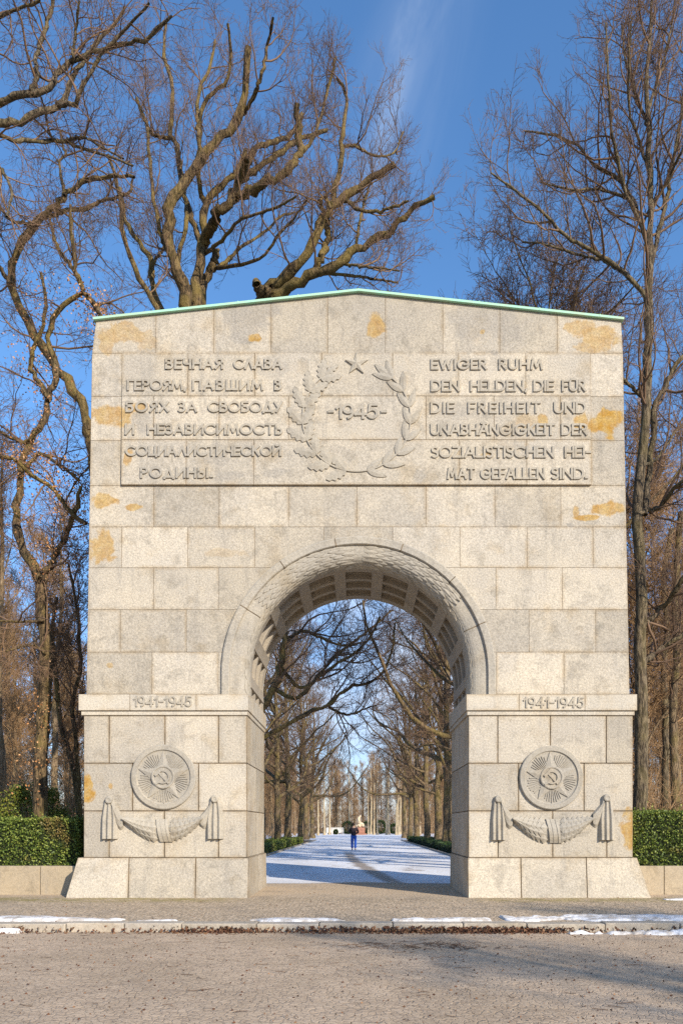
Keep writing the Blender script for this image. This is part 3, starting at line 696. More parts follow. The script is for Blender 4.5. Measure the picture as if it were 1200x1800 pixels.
def garland(px, py_top, half, sag):
    cx, zt = PX(px), PZ(py_top); u_ = DEP / F
    bm = bmesh.new(); n = 40; m_ = 9; top = []
    def shape(t):                              # t -1..1 : centre line and half height of the swag
        zc_top = zt - 0.035 * (1 - t * t) - 0.02; zc_bot = zt - sag * u_ * (1 - abs(t) ** 2.2) - 0.03
        return cx + t * half * u_, zc_top, min(zc_bot, zc_top - 0.05)
    rows = []
    for i in range(n + 1):
        x, a, c = shape(-1 + 2 * i / n); rows.append([bm.verts.new((x, -(-0.01 + 0.105 * math.sin(math.pi * j / m_) ** .8 if 0 < j < m_ else -0.01), c + (a - c) * j / m_)) for j in range(m_ + 1)])
    for r, s_ in zip(rows, rows[1:]):
        for j in range(m_): bm.faces.new((r[j], r[j + 1], s_[j + 1], s_[j]))
    for i in range(-8, 9):                   # overlapping leaves running outwards from the ribbon
        for j in range(4):
            t = (i + (0.5 if j % 2 else 0)) / 8.5
            if abs(t) < 0.1 or abs(t) > 0.97: continue
            x, a, c = shape(t); v = (j + .5) / 4; sg = 1 if t > 0 else -1
            x2, a2, c2 = shape(max(-1, min(1, t + sg * .21)))
            hgt = a - c; z = c + hgt * v; z2 = c2 + (a2 - c2) * v; wv_ = hgt * .19 + .012
            hh = lambda vv: 0.105 * max(0, math.sin(math.pi * min(1, max(0, vv)))) ** .8 - .004
            p = [(x, z, hh(v) + .005), (.5 * x + .5 * x2, .5 * z + .5 * z2 + wv_, hh(v + .15) + .018), (x2, z2, hh(v) + .045), (.5 * x + .5 * x2, .5 * z + .5 * z2 - wv_, hh(v - .15) + .018)]
            c_ = bm.verts.new((.5 * x + .5 * x2, -(hh(v) + .042), .5 * z + .5 * z2)); tv = [bm.verts.new((q[0], -q[2], q[1])) for q in p]; bv = [bm.verts.new((q[0], -(q[2] - .04), q[1])) for q in p]
            for k in range(4): bm.faces.new((tv[k], tv[(k + 1) % 4], c_)); bm.faces.new((tv[k], bv[k], bv[(k + 1) % 4], tv[(k + 1) % 4]))
    o = bm_obj('garland', bm, M_RELIEF, gate)
    bm = bmesh.new()                           # ribbon winding once round the middle
    for off, w in ((-0.06, .055), (0.03, .055), (.115, .03)):
        for k in range(8):
            f0, f1 = k / 8, (k + 1) / 8; q = []
            for f in (f0, f1):
                t = (0.02 - 0.10 * (f - .4)); x, a, c = shape(t); hh = 0.105 * max(0, math.sin(math.pi * min(.97, max(.03, f)))) ** .8 + .03
                q.append((x + off - w, c + (a - c) * f, hh)); q.append((x + off + w, c + (a - c) * f, hh - .012))
            v = [bm.verts.new((e[0], -e[2], e[1])) for e in q]; w4 = [bm.verts.new((e[0], -(e[2] - .06), e[1])) for e in q]
            bm.faces.new((v[0], v[1], v[3], v[2])); bm.faces.new((v[0], v[2], w4[2], w4[0])); bm.faces.new((v[1], w4[1], w4[3], v[3]))
    bm_obj('ribbon', bm, M_RELIEF, o)
garland(287, 1436, 71, 42); garland(970, 1436, 71, 44)
def drape(px, py_top, py_bot, w_top, w_bot, inner):
    """pleated cloth hanging from a boss"""
    bm = bmesh.new(); n, m_ = 28, 12; rows = []; cx, z1, z0, u_ = PX(px), PZ(py_top), PZ(py_bot), DEP / F
    for j in range(m_ + 1):
        v = j / m_; hw_ = (w_top + (w_bot - w_top) * min(1, v * 1.9) ** .7) * u_ / 2; row = []
        for i in range(n + 1):
            s_ = -1 + 2 * i / n; fold = .5 + .5 * math.cos(s_ * math.pi * 3.2 + .6); env = (1 - abs(s_) ** 6)
            row.append(bm.verts.new((cx + s_ * hw_, -(0.012 + env * (0.05 + 0.055 * fold) * (0.55 + .5 * v)) if 0 < i < n else 0.01, z1 + (z0 - z1) * v)))
        rows.append(row)
    for a, c in zip(rows, rows[1:]):
        for i in range(n): bm.faces.new((a[i], a[i + 1], c[i + 1], c[i]))
    bot = [bm.verts.new((v.co.x, 0.01, v.co.z)) for v in rows[-1]]
    for i in range(n): bm.faces.new((rows[-1][i], rows[-1][i + 1], bot[i + 1], bot[i]))
    # the end of the cloth swept sideways to the garland
    k = 10; prev = None
    for i in range(k + 1):
        v = i / k; x = cx + inner * (w_top * .3 + v * 20) * u_; zz = z1 - (5 + 24 * v) * u_ - 0.02; L_ = (0.10 + 0.34 * math.sin(v * 2.6))
        cur = [bm.verts.new((x, -hh, zz - f * L_)) for f, hh in ((0, 0.0), (.12, .07), (.45, .085), (.8, .06), (1, .0))]
        if prev:
            for q in range(4): bm.faces.new((prev[q], prev[q + 1], cur[q + 1], cur[q]))
        prev = cur
    o = bm_obj('drapery', bm, M_RELIEF, gate)
    bm = bmesh.new(); lathe_relief(bm, cx, z1 - .04, [(.085, -.01), (.09, .075), (.075, .10), (.05, .108), (.03, .10)], 20)
    bm_obj('boss', bm, M_RELIEF, o)
drape(193, 1404, 1475, 15, 31, 1); drape(378, 1402, 1475, 15, 32, -1); drape(875, 1402, 1477, 16, 28, 1); drape(1065, 1400, 1477, 15, 29, -1)

# ------------------------------------------------------------------ ground, road, pavement, path
def sheet(name, x0, x1, y0, y1, z, m, kind='structure', nx=1, ny=1, fz=None):
    bm = bmesh.new(); g = [[bm.verts.new((x0 + (x1 - x0) * i / nx, y0 + (y1 - y0) * j / ny, z if fz is None else fz(x0 + (x1 - x0) * i / nx, y0 + (y1 - y0) * j / ny))) for i in range(nx + 1)] for j in range(ny + 1)]
    for j in range(ny):
        for i in range(nx): bm.faces.new((g[j][i], g[j][i + 1], g[j + 1][i + 1], g[j + 1][i]))
    return tag(bm_obj(name, bm, m), kind=kind)
KY = -4.87                                    # kerb face
bm = bmesh.new()
v = [bm.verts.new(p) for p in ((-900, -900, -.2), (900, -900, -.2), (900, KY + .1, -.2), (-900, KY + .1, -.2), (900, KY + .1, -.03), (-900, KY + .1, -.03), (900, 1500, -.03), (-900, 1500, -.03))]
for f in ((0, 1, 2, 3), (3, 2, 4, 5), (5, 4, 6, 7)): bm.faces.new([v[i] for i in f])
tag(bm_obj('ground', bm, M_FLOOR), kind='structure')
sheet('road', -80, 80, -45, KY + 0.05, -0.13, M_ROAD)
sheet('pavement', -80, 80, KY + 0.30, 4.3, 0.0, M_WALK)
sheet('path', -5.2, 5.2, 4.3, 76, 0.004, M_PATH)
sheet('square', -24, 24, 76, 172, 0.004, M_PATH)
kerb = tag(empty('kerb', (0, KY, 0)), kind='structure')
x = -16.0
while x < 16:
    L = random.uniform(0.95, 1.35); bm = bmesh.new(); dz = random.uniform(-.008, .008); dy = random.uniform(-.012, .012)
    lay = bm.faces.layers.float.new('tone')
    box(bm, x + .006, x + L - .006, KY + dy, KY + 0.31, -.25, 0.012 + dz)
    tt = random.random()
    for f in bm.faces: f[lay] = tt
    o = bm_obj('kerb_stone', bm, [M_KERB, M_KERB], kerb); add_bevel(o, 0.02, 2, 0); x += L
# kerbs of the path in the park
for x, w in ((-5.2, .16), (5.04, .16)):
    bm = bmesh.new(); box(bm, x, x + w, 22, 74, -.1, .10); add_bevel(tag(bm_obj('path_kerb', bm, M_KERB), kind='structure'), .015, 1, 0)

# ---- snow remnants
def vnoise(x, y, seed):
    """value noise in numpy"""
    def h(i, j): n_ = np.sin(i * 127.1 + j * 311.7 + seed * 17.3) * 43758.5453; return n_ - np.floor(n_)
    xi, yi = np.floor(x), np.floor(y); fx, fy = x - xi, y - yi; fx = fx * fx * (3 - 2 * fx); fy = fy * fy * (3 - 2 * fy)
    return (h(xi, yi) * (1 - fx) + h(xi + 1, yi) * fx) * (1 - fy) + (h(xi, yi + 1) * (1 - fx) + h(xi + 1, yi + 1) * fx) * fy
def snow_patch(x0, x1, y0, y1, z, hmax, seed, label, rough=1.35):
    hmax *= .55
    st = 0.03; X, Y = np.meshgrid(np.arange(x0 - .2, x1 + .2, st), np.arange(y0 - .2, y1 + .2, st)); cx, cy = (x0 + x1) / 2, (y0 + y1) / 2
    hh_ = (y1 - y0) / 2 * (.55 + .75 * vnoise(X * .9, X * 0 + 2, seed + 9)); cyx = cy - .5 * ((y1 - y0) / 2 - hh_) + .12 * (y1 - y0) * (vnoise(X * 2.1, X * 0, seed + 11) - .5)
    e = 1 - np.maximum((np.abs(X - cx) / ((x1 - x0) / 2)) ** 3 + (np.abs(Y - cyx) / hh_) ** 2, 0)
    h = e + rough * (1.5 * (vnoise(X * 1.6, Y * 2.2, seed) - .5) + .7 * (vnoise(X * 5, Y * 6, seed + 3) - .5) + .35 * (vnoise(X * 14, Y * 14, seed + 5) - .5))
    h -= 6 * np.maximum(0, np.maximum(np.abs(X - cx) - (x1 - x0) / 2 + .02, np.abs(Y - cy) - (y1 - y0) / 2 + .02)) / .1
    hz = np.clip(h, -.3, 1.3); Z = z + hmax * np.sign(hz) * np.abs(hz) ** .6 + .012; keep = h > -.28
    keep = h > -.1; Z = np.where(keep, Z, z - .04); f = keep[:-1, :-1] | keep[1:, :-1] | keep[:-1, 1:] | keep[1:, 1:]
    J, I = np.nonzero(f); ids = np.arange(X.size).reshape(X.shape)
    faces = np.stack([ids[J, I], ids[J, I + 1], ids[J + 1, I + 1], ids[J + 1, I]], 1)
    used, inv = np.unique(faces, return_inverse=True)
    Vt = np.stack([X.ravel(), Y.ravel(), Z.ravel()], 1)[used]
    o = link('snow_patch', np_mesh('snow_patch', Vt, inv.reshape(faces.shape)), M_SNOW)
    return tag(o, label, 'snow', 'melting snow along the kerb')
snow_patch(-9.5, -4.0, KY + .34, KY + .78, 0.0, .075, 1, 'long low strip of old snow on the pavement beside the shorter hedge')
snow_patch(-3.9, -3.1, KY + .32, KY + .52, 0.0, .03, 2, 'tiny scrap of snow just past the end of the long kerbside strip', 1.3)
snow_patch(-1.9, -0.2, KY + .31, KY + .62, 0.0, .05, 3, 'thin ragged sliver of snow on the kerb right before the archway')
snow_patch(0.55, 2.3, KY + .30, KY + .72, 0.0, .08, 4, 'rounded short hump of snow on the kerb between the archway and the wide snow field')
snow_patch(2.5, 10.5, KY + .33, KY + 1.35, 0.0, .07, 5, 'wide dirty snow field on the pavement along the kerb below the taller hedge')
snow_patch(3.4, 10.5, KY - .42, KY - .02, -.13, .13, 6, 'bright crumbly snow bank lying in the gutter against the kerb')
snow_patch(-6.35, -5.55, KY - .2, KY + .06, -.13, .10, 7, 'small white lump of snow among the gutter leaves below the long strip', 1.0)
snow_patch(6.75, 9.5, -.75, -.45, 0.0, .03, 9, 'faint thin snow streak by the foot of the low wall below the taller hedge')

# ------------------------------------------------------------------ leaves as small folded faces
def leaf_cloud(name, pts, size, mat, parent=None, nrm=None, seed=0, flat=0.0, var=.5):
    r = np.random.default_rng(seed); n_ = len(pts)
    d = r.normal(size=(n_, 3)); d[:, 2] *= (1 - flat); d /= np.linalg.norm(d, axis=1)[:, None] + 1e-9
    q = r.normal(size=(n_, 3)); q[:, 2] *= (1 - flat)
    if nrm is not None:
        d = nrm * .0 + d
    u = d; v = np.cross(u, q); v /= np.linalg.norm(v, axis=1)[:, None] + 1e-9; w = np.cross(u, v)
    s = size * (1 - var / 2 + var * r.random(n_))[:, None]
    a = pts - u * s * .5; b_ = pts + v * s * .32 + w * s * .1; c = pts + u * s * .5; e = pts - v * s * .32 + w * s * .1
    V = np.stack([a, b_, c, e], 1).reshape(-1, 3); Fc = np.arange(4 * n_).reshape(-1, 4)
    me = np_mesh(name, V, Fc, False)
    at = me.attributes.new('leaf', 'FLOAT', 'FACE'); at.data.foreach_set('value', r.random(n_).astype(np.float32))
    return link(name, me, mat, parent)
def hedge(x0, x1, y0, y1, z0, z1, label, n_, size, seed, mat=M_HEDGE, group=None, snow=False):
    h = tag(empty('hedge', ((x0 + x1) / 2, (y0 + y1) / 2, 0)), label, 'hedge', group); r = np.random.default_rng(seed)
    bm = bmesh.new(); k = .09 if size < .06 else .12; box(bm, x0 + k, x1 - k, y0 + k, y1 - k, z0, z1 - k); bm_obj('stems', bm, M_CORE, h)  # solid core standing in for the stems; the inner shade is its dark colour
    ar = np.array([(x1 - x0) * (z1 - z0), (x1 - x0) * (y1 - y0), (y1 - y0) * (z1 - z0), (y1 - y0) * (z1 - z0), (x1 - x0) * (z1 - z0) * .4]); w = r.choice(5, n_, p=ar / ar.sum())
    p = np.stack([x0 + (x1 - x0) * r.random(n_), y0 + (y1 - y0) * r.random(n_), z0 + (z1 - z0) * r.random(n_)], 1); dep = -.015 + np.abs(r.normal(size=n_)) * .055
    p[w == 0, 1] = y0 + dep[w == 0]; p[w == 1, 2] = z1 - dep[w == 1]; p[w == 2, 0] = x0 + dep[w == 2]; p[w == 3, 0] = x1 - dep[w == 3]; p[w == 4, 1] = y1 - dep[w == 4]
    up_ = (w == 1) & (r.random(n_) < .10); p[up_, 2] += r.exponential(.045, up_.sum()); fr_ = (w == 0) & (r.random(n_) < .05); p[fr_, 1] -= r.exponential(.03, fr_.sum())
    wob = (vnoise(p[:, 0] * 2.3, p[:, 2] * 2.6 + p[:, 1], seed) - .5) * .10; p[w == 0, 1] += wob[w == 0]; p[w == 1, 2] += wob[w == 1] * .7
    leaf_cloud('foliage', p, size, mat, h, seed=seed)
    return h
hedge(-12.5, PX(138, DEP + .95), .95, 2.3, PZ(1523, DEP + .95), PZ(1440, DEP + .95), 'clipped shorter green hedge on the wall, below the orange-leaved forked tree', 26000, .055, 11)
hedge(PX(1113, DEP + .95), 12.5, .95, 2.3, PZ(1526, DEP + .95), PZ(1427, DEP + .95), 'clipped taller green hedge on the wall, below the soaring straight tree', 28000, .055, 12)
for sx, lab in ((-1, 'low sandstone wall under the shorter hedge'), (1, 'low sandstone wall under the taller hedge')):
    wl_ = tag(empty('low_wall', (sx * 9, .8, 0)), lab, 'wall'); xa = 6.3
    while xa < 13:
        L = random.uniform(1.0, 1.35); bm = bmesh.new(); lay = bm.faces.layers.float.new('tone')
        box(bm, sx * xa, sx * (xa + L - .012), .72 + random.uniform(-.006, .006), 1.02, -.05, PZ(1523, DEP + .75)); tt = random.random()
        for f in bm.faces: f[lay] = tt
        add_bevel(bm_obj('wall_block', bm, [M_WALL, M_WALL], wl_), .012, 1, 0); xa += L
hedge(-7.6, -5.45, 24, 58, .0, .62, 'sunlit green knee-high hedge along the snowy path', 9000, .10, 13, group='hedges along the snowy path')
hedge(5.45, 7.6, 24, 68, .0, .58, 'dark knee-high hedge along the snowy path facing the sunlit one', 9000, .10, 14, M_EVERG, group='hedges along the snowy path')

# ------------------------------------------------------------------ trees
def norm(a): return a / (np.linalg.norm(a, axis=-1, keepdims=True) + 1e-9)
def tube(batches, name):
    Vs, Fs, off = [], [], 0
    for P, R, Sd in batches:
        N, K, _ = P.shape
        tg = norm(np.gradient(P, axis=1)); ref = rng.normal(size=(N, 1, 3)); ref[..., 2] *= .3; ref = norm(ref)
        u = norm(np.cross(tg, ref)); v = np.cross(tg, u); an = np.arange(Sd) * 2 * np.pi / Sd
        V = P[:, :, None, :] + R[:, :, None, None] * (np.cos(an)[None, None, :, None] * u[:, :, None, :] + np.sin(an)[None, None, :, None] * v[:, :, None, :])
        ids = np.arange(N * K * Sd).reshape(N, K, Sd) + off; nx = np.roll(ids, -1, axis=2)
        Fs.append(np.stack([ids[:, :-1], nx[:, :-1], nx[:, 1:], ids[:, 1:]], -1).reshape(-1, 4)); Vs.append(V.reshape(-1, 3)); off += N * K * Sd
    return np_mesh(name, np.concatenate(Vs), np.concatenate(Fs))
def grow(P, R, n_, t0, t1, a0, a1, L, K, wig, up, slim, rmin, rel=True, taper=.25, side=None):
    N, Kp, _ = P.shape
    t = t0 + (t1 - t0) * ((np.arange(n_)[None] + rng.random((N, n_))) / n_); f = np.clip(t * (Kp - 1), 0, Kp - 1.001); i = f.astype(int); w = (f - i)[..., None]; rows = np.arange(N)[:, None]
    pos = P[rows, i] * (1 - w) + P[rows, i + 1] * w; tg = norm(P[rows, i + 1] - P[rows, i]); rad = R[rows, i] * (1 - w[..., 0]) + R[rows, i + 1] * w[..., 0]
    q = rng.normal(size=tg.shape); q = norm(q - (q * tg).sum(-1, keepdims=True) * tg)
    an = np.radians(a0 + (a1 - a0) * rng.random((N, n_)))[..., None]; d = tg * np.cos(an) + q * np.sin(an)
    pl = np.linalg.norm(np.diff(P, axis=1), axis=-1).sum(1)[:, None]
    Lc = (L * pl if rel else L) * (1.15 - .65 * t) * (.55 + .8 * rng.random((N, n_)))
    M = N * n_; pos = pos.reshape(M, 3); d = d.reshape(M, 3); Lc = Lc.reshape(M); r0 = np.maximum(rmin, np.minimum(rad.reshape(M) * .72, Lc * slim))
    out = np.zeros((M, K, 3)); out[:, 0] = pos; st = (Lc / (K - 1))[:, None]
    for k in range(1, K):
        d = norm(d + rng.normal(size=d.shape) * wig + np.array((0, 0, up))); out[:, k] = out[:, k - 1] + d * st
    tt = np.linspace(1, taper, K)[None]; return out, np.maximum(r0[:, None] * tt, rmin * .6)
def smooth_line(pts, n_):
    """Catmull-Rom through pts (k, 4) -> n_ points"""
    p = np.asarray(pts, float); p = np.vstack([2 * p[0] - p[1], p, 2 * p[-1] - p[-2]]); k = len(p) - 3
    s_ = np.linspace(0, k - 1e-6, n_); i = s_.astype(int); t = (s_ - i)[:, None]; a, b_, c, e = p[i], p[i + 1], p[i + 2], p[i + 3]
    return .5 * (2 * b_ + (c - a) * t + (2 * a - 5 * b_ + 4 * c - e) * t * t + (3 * b_ - a - 3 * c + e) * t ** 3)
def root_flare(P, R):
    z = P[..., 2]; return R * (1 + .55 * np.clip(1 - z / .9, 0, 1) ** 2)
def crown_levels(limbP, limbR, spec):
    """spec: list of grow() keyword tuples, one per level"""
    out = []; P, R = limbP, limbR
    for (kw, Sd) in spec:
        P, R = grow(P, R, **kw); out.append((P, R, Sd))
    return out
def tree_obj(name, loc, trunk, crown, mt, mc, label, group=None, cat='tree'):
    o = tag(empty(name, loc), label, cat, group)
    link('trunk', tube(trunk, 'trunk'), mt, o); link('crown', tube(crown, 'crown'), mc, o)
    return o

def traced_tree(name, label, d0, limbs, levels, mt, mc, seed, base=None, group=None, fat=1.0):
    """limbs: {key: (parent, depth change, r0, r1, [(px, py) ...])}, read off the photograph and set at the tree's own distance"""
    global rng
    rng = np.random.default_rng(seed); done = {}; trunk = []; LP, LR = [], []
    for key, (par, dd, r0, r1, pts) in limbs.items():
        q = np.array(pts, float)
        if par is None: ds = d0
        else:
            pp = done[par]; j = np.argmin((pp[:, 0] - q[0, 0]) ** 2 + (pp[:, 1] - q[0, 1]) ** 2); ds = pp[j, 2]
        seg = np.r_[0, np.cumsum(np.linalg.norm(np.diff(q, axis=0), axis=1))]; u = seg / seg[-1]
        dep = ds + dd * u + (0.25 * np.sin(u * 7 + seed) if par else 0) * min(1, abs(dd))
        arr = np.c_[q, dep, r0 + (r1 - r0) * u]; K = 26; sm = smooth_line(arr, K); done[key] = sm
        Pw = np.stack([PX(sm[:, 0], sm[:, 2]), sm[:, 2] - DEP, PZ(sm[:, 1], sm[:, 2])], 1); Rw = sm[:, 3] * sm[:, 2] / F * fat
        Pw[1:-1] += rng.normal(size=(K - 2, 3)) * (Rw[1:-1, None] * (.32 if par else .08)); Rw = Rw * (1 + (.10 if par else .03) * rng.normal(size=K)).clip(.85, 1.3)
        if par is None: Rw = root_flare(Pw, Rw)
        trunk.append((Pw[None], Rw[None], 10 if Rw[0] > .12 else 7))
        if key[0] != '_': LP.append(Pw); LR.append(Rw)
    LP, LR = np.array(LP), np.array(LR)
    loc = tuple(trunk[0][0][0, 0] * (1, 1, 0)) if base is None else base
    o = tree_obj(name, loc, trunk, crown_levels(LP, LR, levels), mt, mc, label, group); o['_'] = 0; del o['_']
    return o, LP

def lv(n1, L1, n2, L2, n3, L3, up=.10, a=(30, 75), t0=.3, rm=.006, wig=.17):
    return [(dict(n_=n1, t0=t0, t1=1.0, a0=a[0], a1=a[1], L=L1 * 1.6, K=11, wig=wig, up=up, slim=.0135, rmin=rm * 1.8, rel=False), 6),
            (dict(n_=n2, t0=.12, t1=1.0, a0=25, a1=62, L=L2 * 1.5, K=7, wig=wig, up=up * .7, slim=.0115, rmin=rm * 1.3, rel=False), 4),
            (dict(n_=n3, t0=.1, t1=1.0, a0=25, a1=60, L=L3 * 1.4, K=5, wig=wig, up=up * .6, slim=.009, rmin=rm, rel=False), 3),
            (dict(n_=3, t0=.2, t1=1.0, a0=20, a1=55, L=L3 * .6, K=3, wig=wig, up=up * .6, slim=.008, rmin=rm * .75, rel=False), 3)]
oak = {
 '_t': (None, 0, 22, 17, [(368, 2190), (368, 1700), (366, 1200), (362, 800), (358, 640)]),
 's1': ('_t', -1.5, 11, 5, [(358, 660), (340, 580), (329, 530), (319, 499), (305, 462), (296.5, 425), (298, 389), (305, 355), (323, 323), (339, 295), (362, 270), (381, 247), (404, 226), (424, 196), (430, 150), (436, 82)]),
 's2': ('_t', 0.5, 11, 3.5, [(358, 660), (347, 560), (345, 530), (351, 485), (352, 445), (356, 417), (359, 389), (364, 352), (390, 326), (418, 298), (432, 262)]),
 '_s3': ('_t', 0.6, 8, 5.5, [(358, 640), (353, 520), (367, 479), (377, 456), (378, 441)]),
 's4': ('s2', -2.0, 8, 5.5, [(354, 430), (366, 413), (374, 396), (377, 377), (401, 360), (415, 335), (424, 305), (432, 281)]),
 's5': ('s4', -1.0, 7, 4.2, [(408, 350), (424, 341), (447, 333), (475, 318), (503, 304), (520, 278), (530, 262), (524, 240), (522, 180)]),
 's6': ('s4', 2.0, 4.8, 3.2, [(416, 328), (424, 318), (447, 301), (475, 281), (503, 258), (530, 243), (575, 228)]),
 's7': ('s4', 3.0, 4.5, 3, [(426, 300), (438, 281), (455, 255), (486, 247), (510, 238), (530, 200)]),
 's8': ('s1', 2.0, 3.6, 2, [(297, 440), (288, 425), (278, 394), (268, 326), (262, 272), (258, 220), (240, 172)]),
 's9': ('s2', 2.5, 4.5, 2.5, [(353, 440), (342, 400), (330, 366), (318, 310), (311, 258), (300, 238), (301, 200), (303, 150), (288, 95), (292, 40)]),
 's9b': ('s9', 1.0, 3.2, 2.0, [(302, 242), (285, 240), (265, 232), (250, 200), (240, 175)]),
 's10': ('_s3', -2.5, 3.2, 1.5, [(367, 478), (379, 471), (418, 465), (461, 451), (489, 414), (517, 383), (540, 350)]),
 's11': ('s2', -3.5, 3.4, 1.6, [(356, 447), (384, 428), (418, 389), (455, 374), (489, 363), (520, 345)]),
 's12': ('_s3', 3.0, 3.2, 1.5, [(368, 480), (390, 465), (424, 434), (466, 408), (489, 383), (518, 372)]),
 's13': ('s1', 2.5, 4, 2.2, [(307, 468), (316, 440), (328, 389), (325, 343), (318, 290), (308, 260)]),
 's14': ('s2', -2.0, 4, 2, [(362, 360), (352, 330), (348, 290), (352, 240), (352, 200), (372, 165), (400, 140), (405, 90), (400, 40)]),
 's15': ('s1', 1.5, 3.6, 2, [(352, 281), (350, 240), (346, 200), (352, 150), (368, 120), (378, 70)]),
 's16': ('s1', -1.5, 3.4, 2, [(425, 200), (445, 170), (460, 130), (470, 80), (480, 30)]),
 's17': ('s5', 1.5, 3.2, 2, [(520, 275), (545, 250), (560, 215), (575, 160), (590, 100)]),
 'n1': ('_t', 1.5, 7, 2.5, [(360, 680), (310, 590), (277, 530), (265, 485), (264, 451), (237, 417), (220, 380), (210, 330)]),
 'n2': ('_t', -1.5, 6, 2, [(360, 690), (300, 600), (274, 539), (248, 493), (222, 430), (212, 370), (205, 320), (190, 270)]),
 'n3': ('n1', 1.0, 3, 1.8, [(268, 500), (270, 460), (285, 440), (292, 415)]),
 '_b0': ('_t', -1.0, 15, 10, [(360, 760), (400, 640), (440, 560), (469, 513)]),
 'b1': ('_b0', -1.0, 9, 4, [(455, 530), (469, 511), (498, 490), (533, 455), (554, 420), (568, 382), (592, 356), (627, 330), (659, 309), (694, 288)]),
 'b2': ('_b0', -2.0, 9, 3.6, [(462, 540), (504, 509), (527, 493), (557, 476), (597, 464), (627, 438), (662, 420), (697, 397), (720, 371), (763, 346)]),
 'b3': ('b2', 1.0, 5.5, 4, [(555, 476), (565, 446), (577, 414), (573, 385)]),
 'b4': ('b1', 1.0, 5, 2.2, [(576, 374), (583, 359), (592, 318), (600, 266), (603, 222), (608, 172), (603, 152), (592, 137)]),
 'b5': ('b1', -.6, 3.6, 2.4, [(570, 384), (568, 377), (562, 356), (568, 344), (577, 356), (580, 366)]),
 'b6': ('b2', 1.2, 2.8, 1.6, [(625, 440), (630, 403), (638, 362), (648, 330)]),
 'b7': ('b1', -1.5, 3.2, 1.8, [(596, 352), (612, 353), (630, 368), (667, 371), (717, 353)]),
 'b8': ('b4', 1.0, 2.4, 1.2, [(601, 256), (620, 256), (656, 272), (691, 269), (708, 231)]),
 'b9': ('b2', 1.0, 3, 1.4, [(545, 482), (565, 481), (615, 484), (656, 490), (700, 496)]),
 'b10': ('b2', -1.0, 2.4, 1.2, [(600, 463), (625, 467), (661, 470), (702, 476)]),
 '_b11': ('_b0', -.8, 8, 6, [(474, 513), (466, 512), (456, 507), (451, 499)]),
}
o, _ = traced_tree('oak_tree', 'huge gnarled mossy oak with cut limbs rising behind the gable of the arch', 26.0, oak, lv(6, 1.4, 6, .75, 5, .45, .18, (35, 80), .25, .0054), M_BARK, M_TWIG, 21, fat=1.12)
left_over = {
 '_t': (None, 0, 26, 20, [(-240, 2900), (-235, 2000), (-225, 1200), (-200, 700), (-170, 400)]),
 '_a': ('_t', 0, 11, 7, [(-190, 500), (-120, 300), (-60, 220), (-16, 190)]),
 '_b': ('_t', -.5, 11, 7, [(-185, 480), (-110, 330), (-50, 235), (-10, 216)]),
 'c1': ('_a', -1.0, 6.5, 2.4, [(-30, 198), (0, 180), (33, 169), (63, 162), (91, 153), (102, 124), (129, 107), (157, 91), (190, 85), (225, 74), (250, 72), (275, 52), (302, 27)]),
 'c2': ('_b', 0.5, 6.5, 2.2, [(-30, 220), (0, 214), (36, 212), (66, 198), (104, 179), (118, 157), (137, 121), (154, 99), (172, 72), (198, 47), (220, 11)]),
 'c3': ('c2', -1.0, 4, 2.2, [(100, 181), (118, 181), (132, 181), (143, 154), (165, 118), (179, 93), (209, 66), (242, 27), (262, 5)]),
 'c4': ('c1', 1.0, 4.4, 3, [(50, 165), (58, 156), (65, 132), (63, 105), (77, 55), (89, 19), (96, -12)]),
 'c5': ('_b', 1.5, 4, 1.8, [(-40, 235), (0, 237), (27, 247), (60, 246), (110, 247), (137, 258), (192, 275), (234, 291)]),
 'c6': ('c5', -.8, 2.8, 1.5, [(114, 247), (126, 243), (148, 241), (176, 256), (217, 278)]),
 'c7': ('c1', -.6, 2.8, 2, [(127, 108), (128, 96), (132, 60), (140, 0)]),
 'c8': ('_t', -1.5, 7, 2.5, [(-190, 420), (-100, 120), (-40, 50), (20, 20), (70, 0)]),
 'c9': ('_b', -1.5, 4, 2, [(-60, 245), (-20, 280), (5, 300), (20, 340), (12, 380)]),
}
traced_tree('plane_tree', 'tree whose grey limbs reach into the sky above the forked orange-leaved tree', 21.0, left_over, lv(7, 1.5, 5, .75, 5, .42, .0, (30, 80), .25, .0056), M_BARKG, M_TWIG, 22)
leaning = {
 '_t': (None, 0, 16, 11, [(205, 2060), (200, 1500), (190, 1100), (178, 900), (165, 800), (155, 752)]),
 'd0': ('_t', -.5, 8.5, 5.5, [(157, 758), (151, 724), (137, 696), (103, 655), (75, 609), (40, 553), (20, 506), (17, 490), (22, 461), (33, 433), (58, 398), (85, 373)]),
 'd1': ('d0', -1.0, 5.5, 2.6, [(80, 377), (100, 358), (121, 337), (154, 315), (180, 312), (198, 309), (236, 311)]),
 'd2': ('d0', 1.0, 4.6, 2.0, [(80, 380), (95, 376), (110, 370), (154, 365), (176, 351), (198, 348), (228, 337), (233, 315)]),
 'd3': ('d1', .6, 3, 1.8, [(113, 344), (110, 321), (104, 285), (115, 271), (110, 255), (106, 228)]),
 'd4': ('d0', 1.0, 3, 1.6, [(62, 396), (40, 392), (15, 385), (0, 360), (-12, 330)]),
 'd5': ('d0', -1.0, 4, 2, [(20, 500), (0, 470), (-20, 430), (-30, 380)]),
}
traced_tree('leaning_tree', 'dark slanting tree whose thick stem leans away from the corner of the arch', 25.0, leaning, lv(7, 1.4, 5, .75, 5, .42, .05, (30, 80), .25, .0056), M_BARK, M_TWIG, 23)
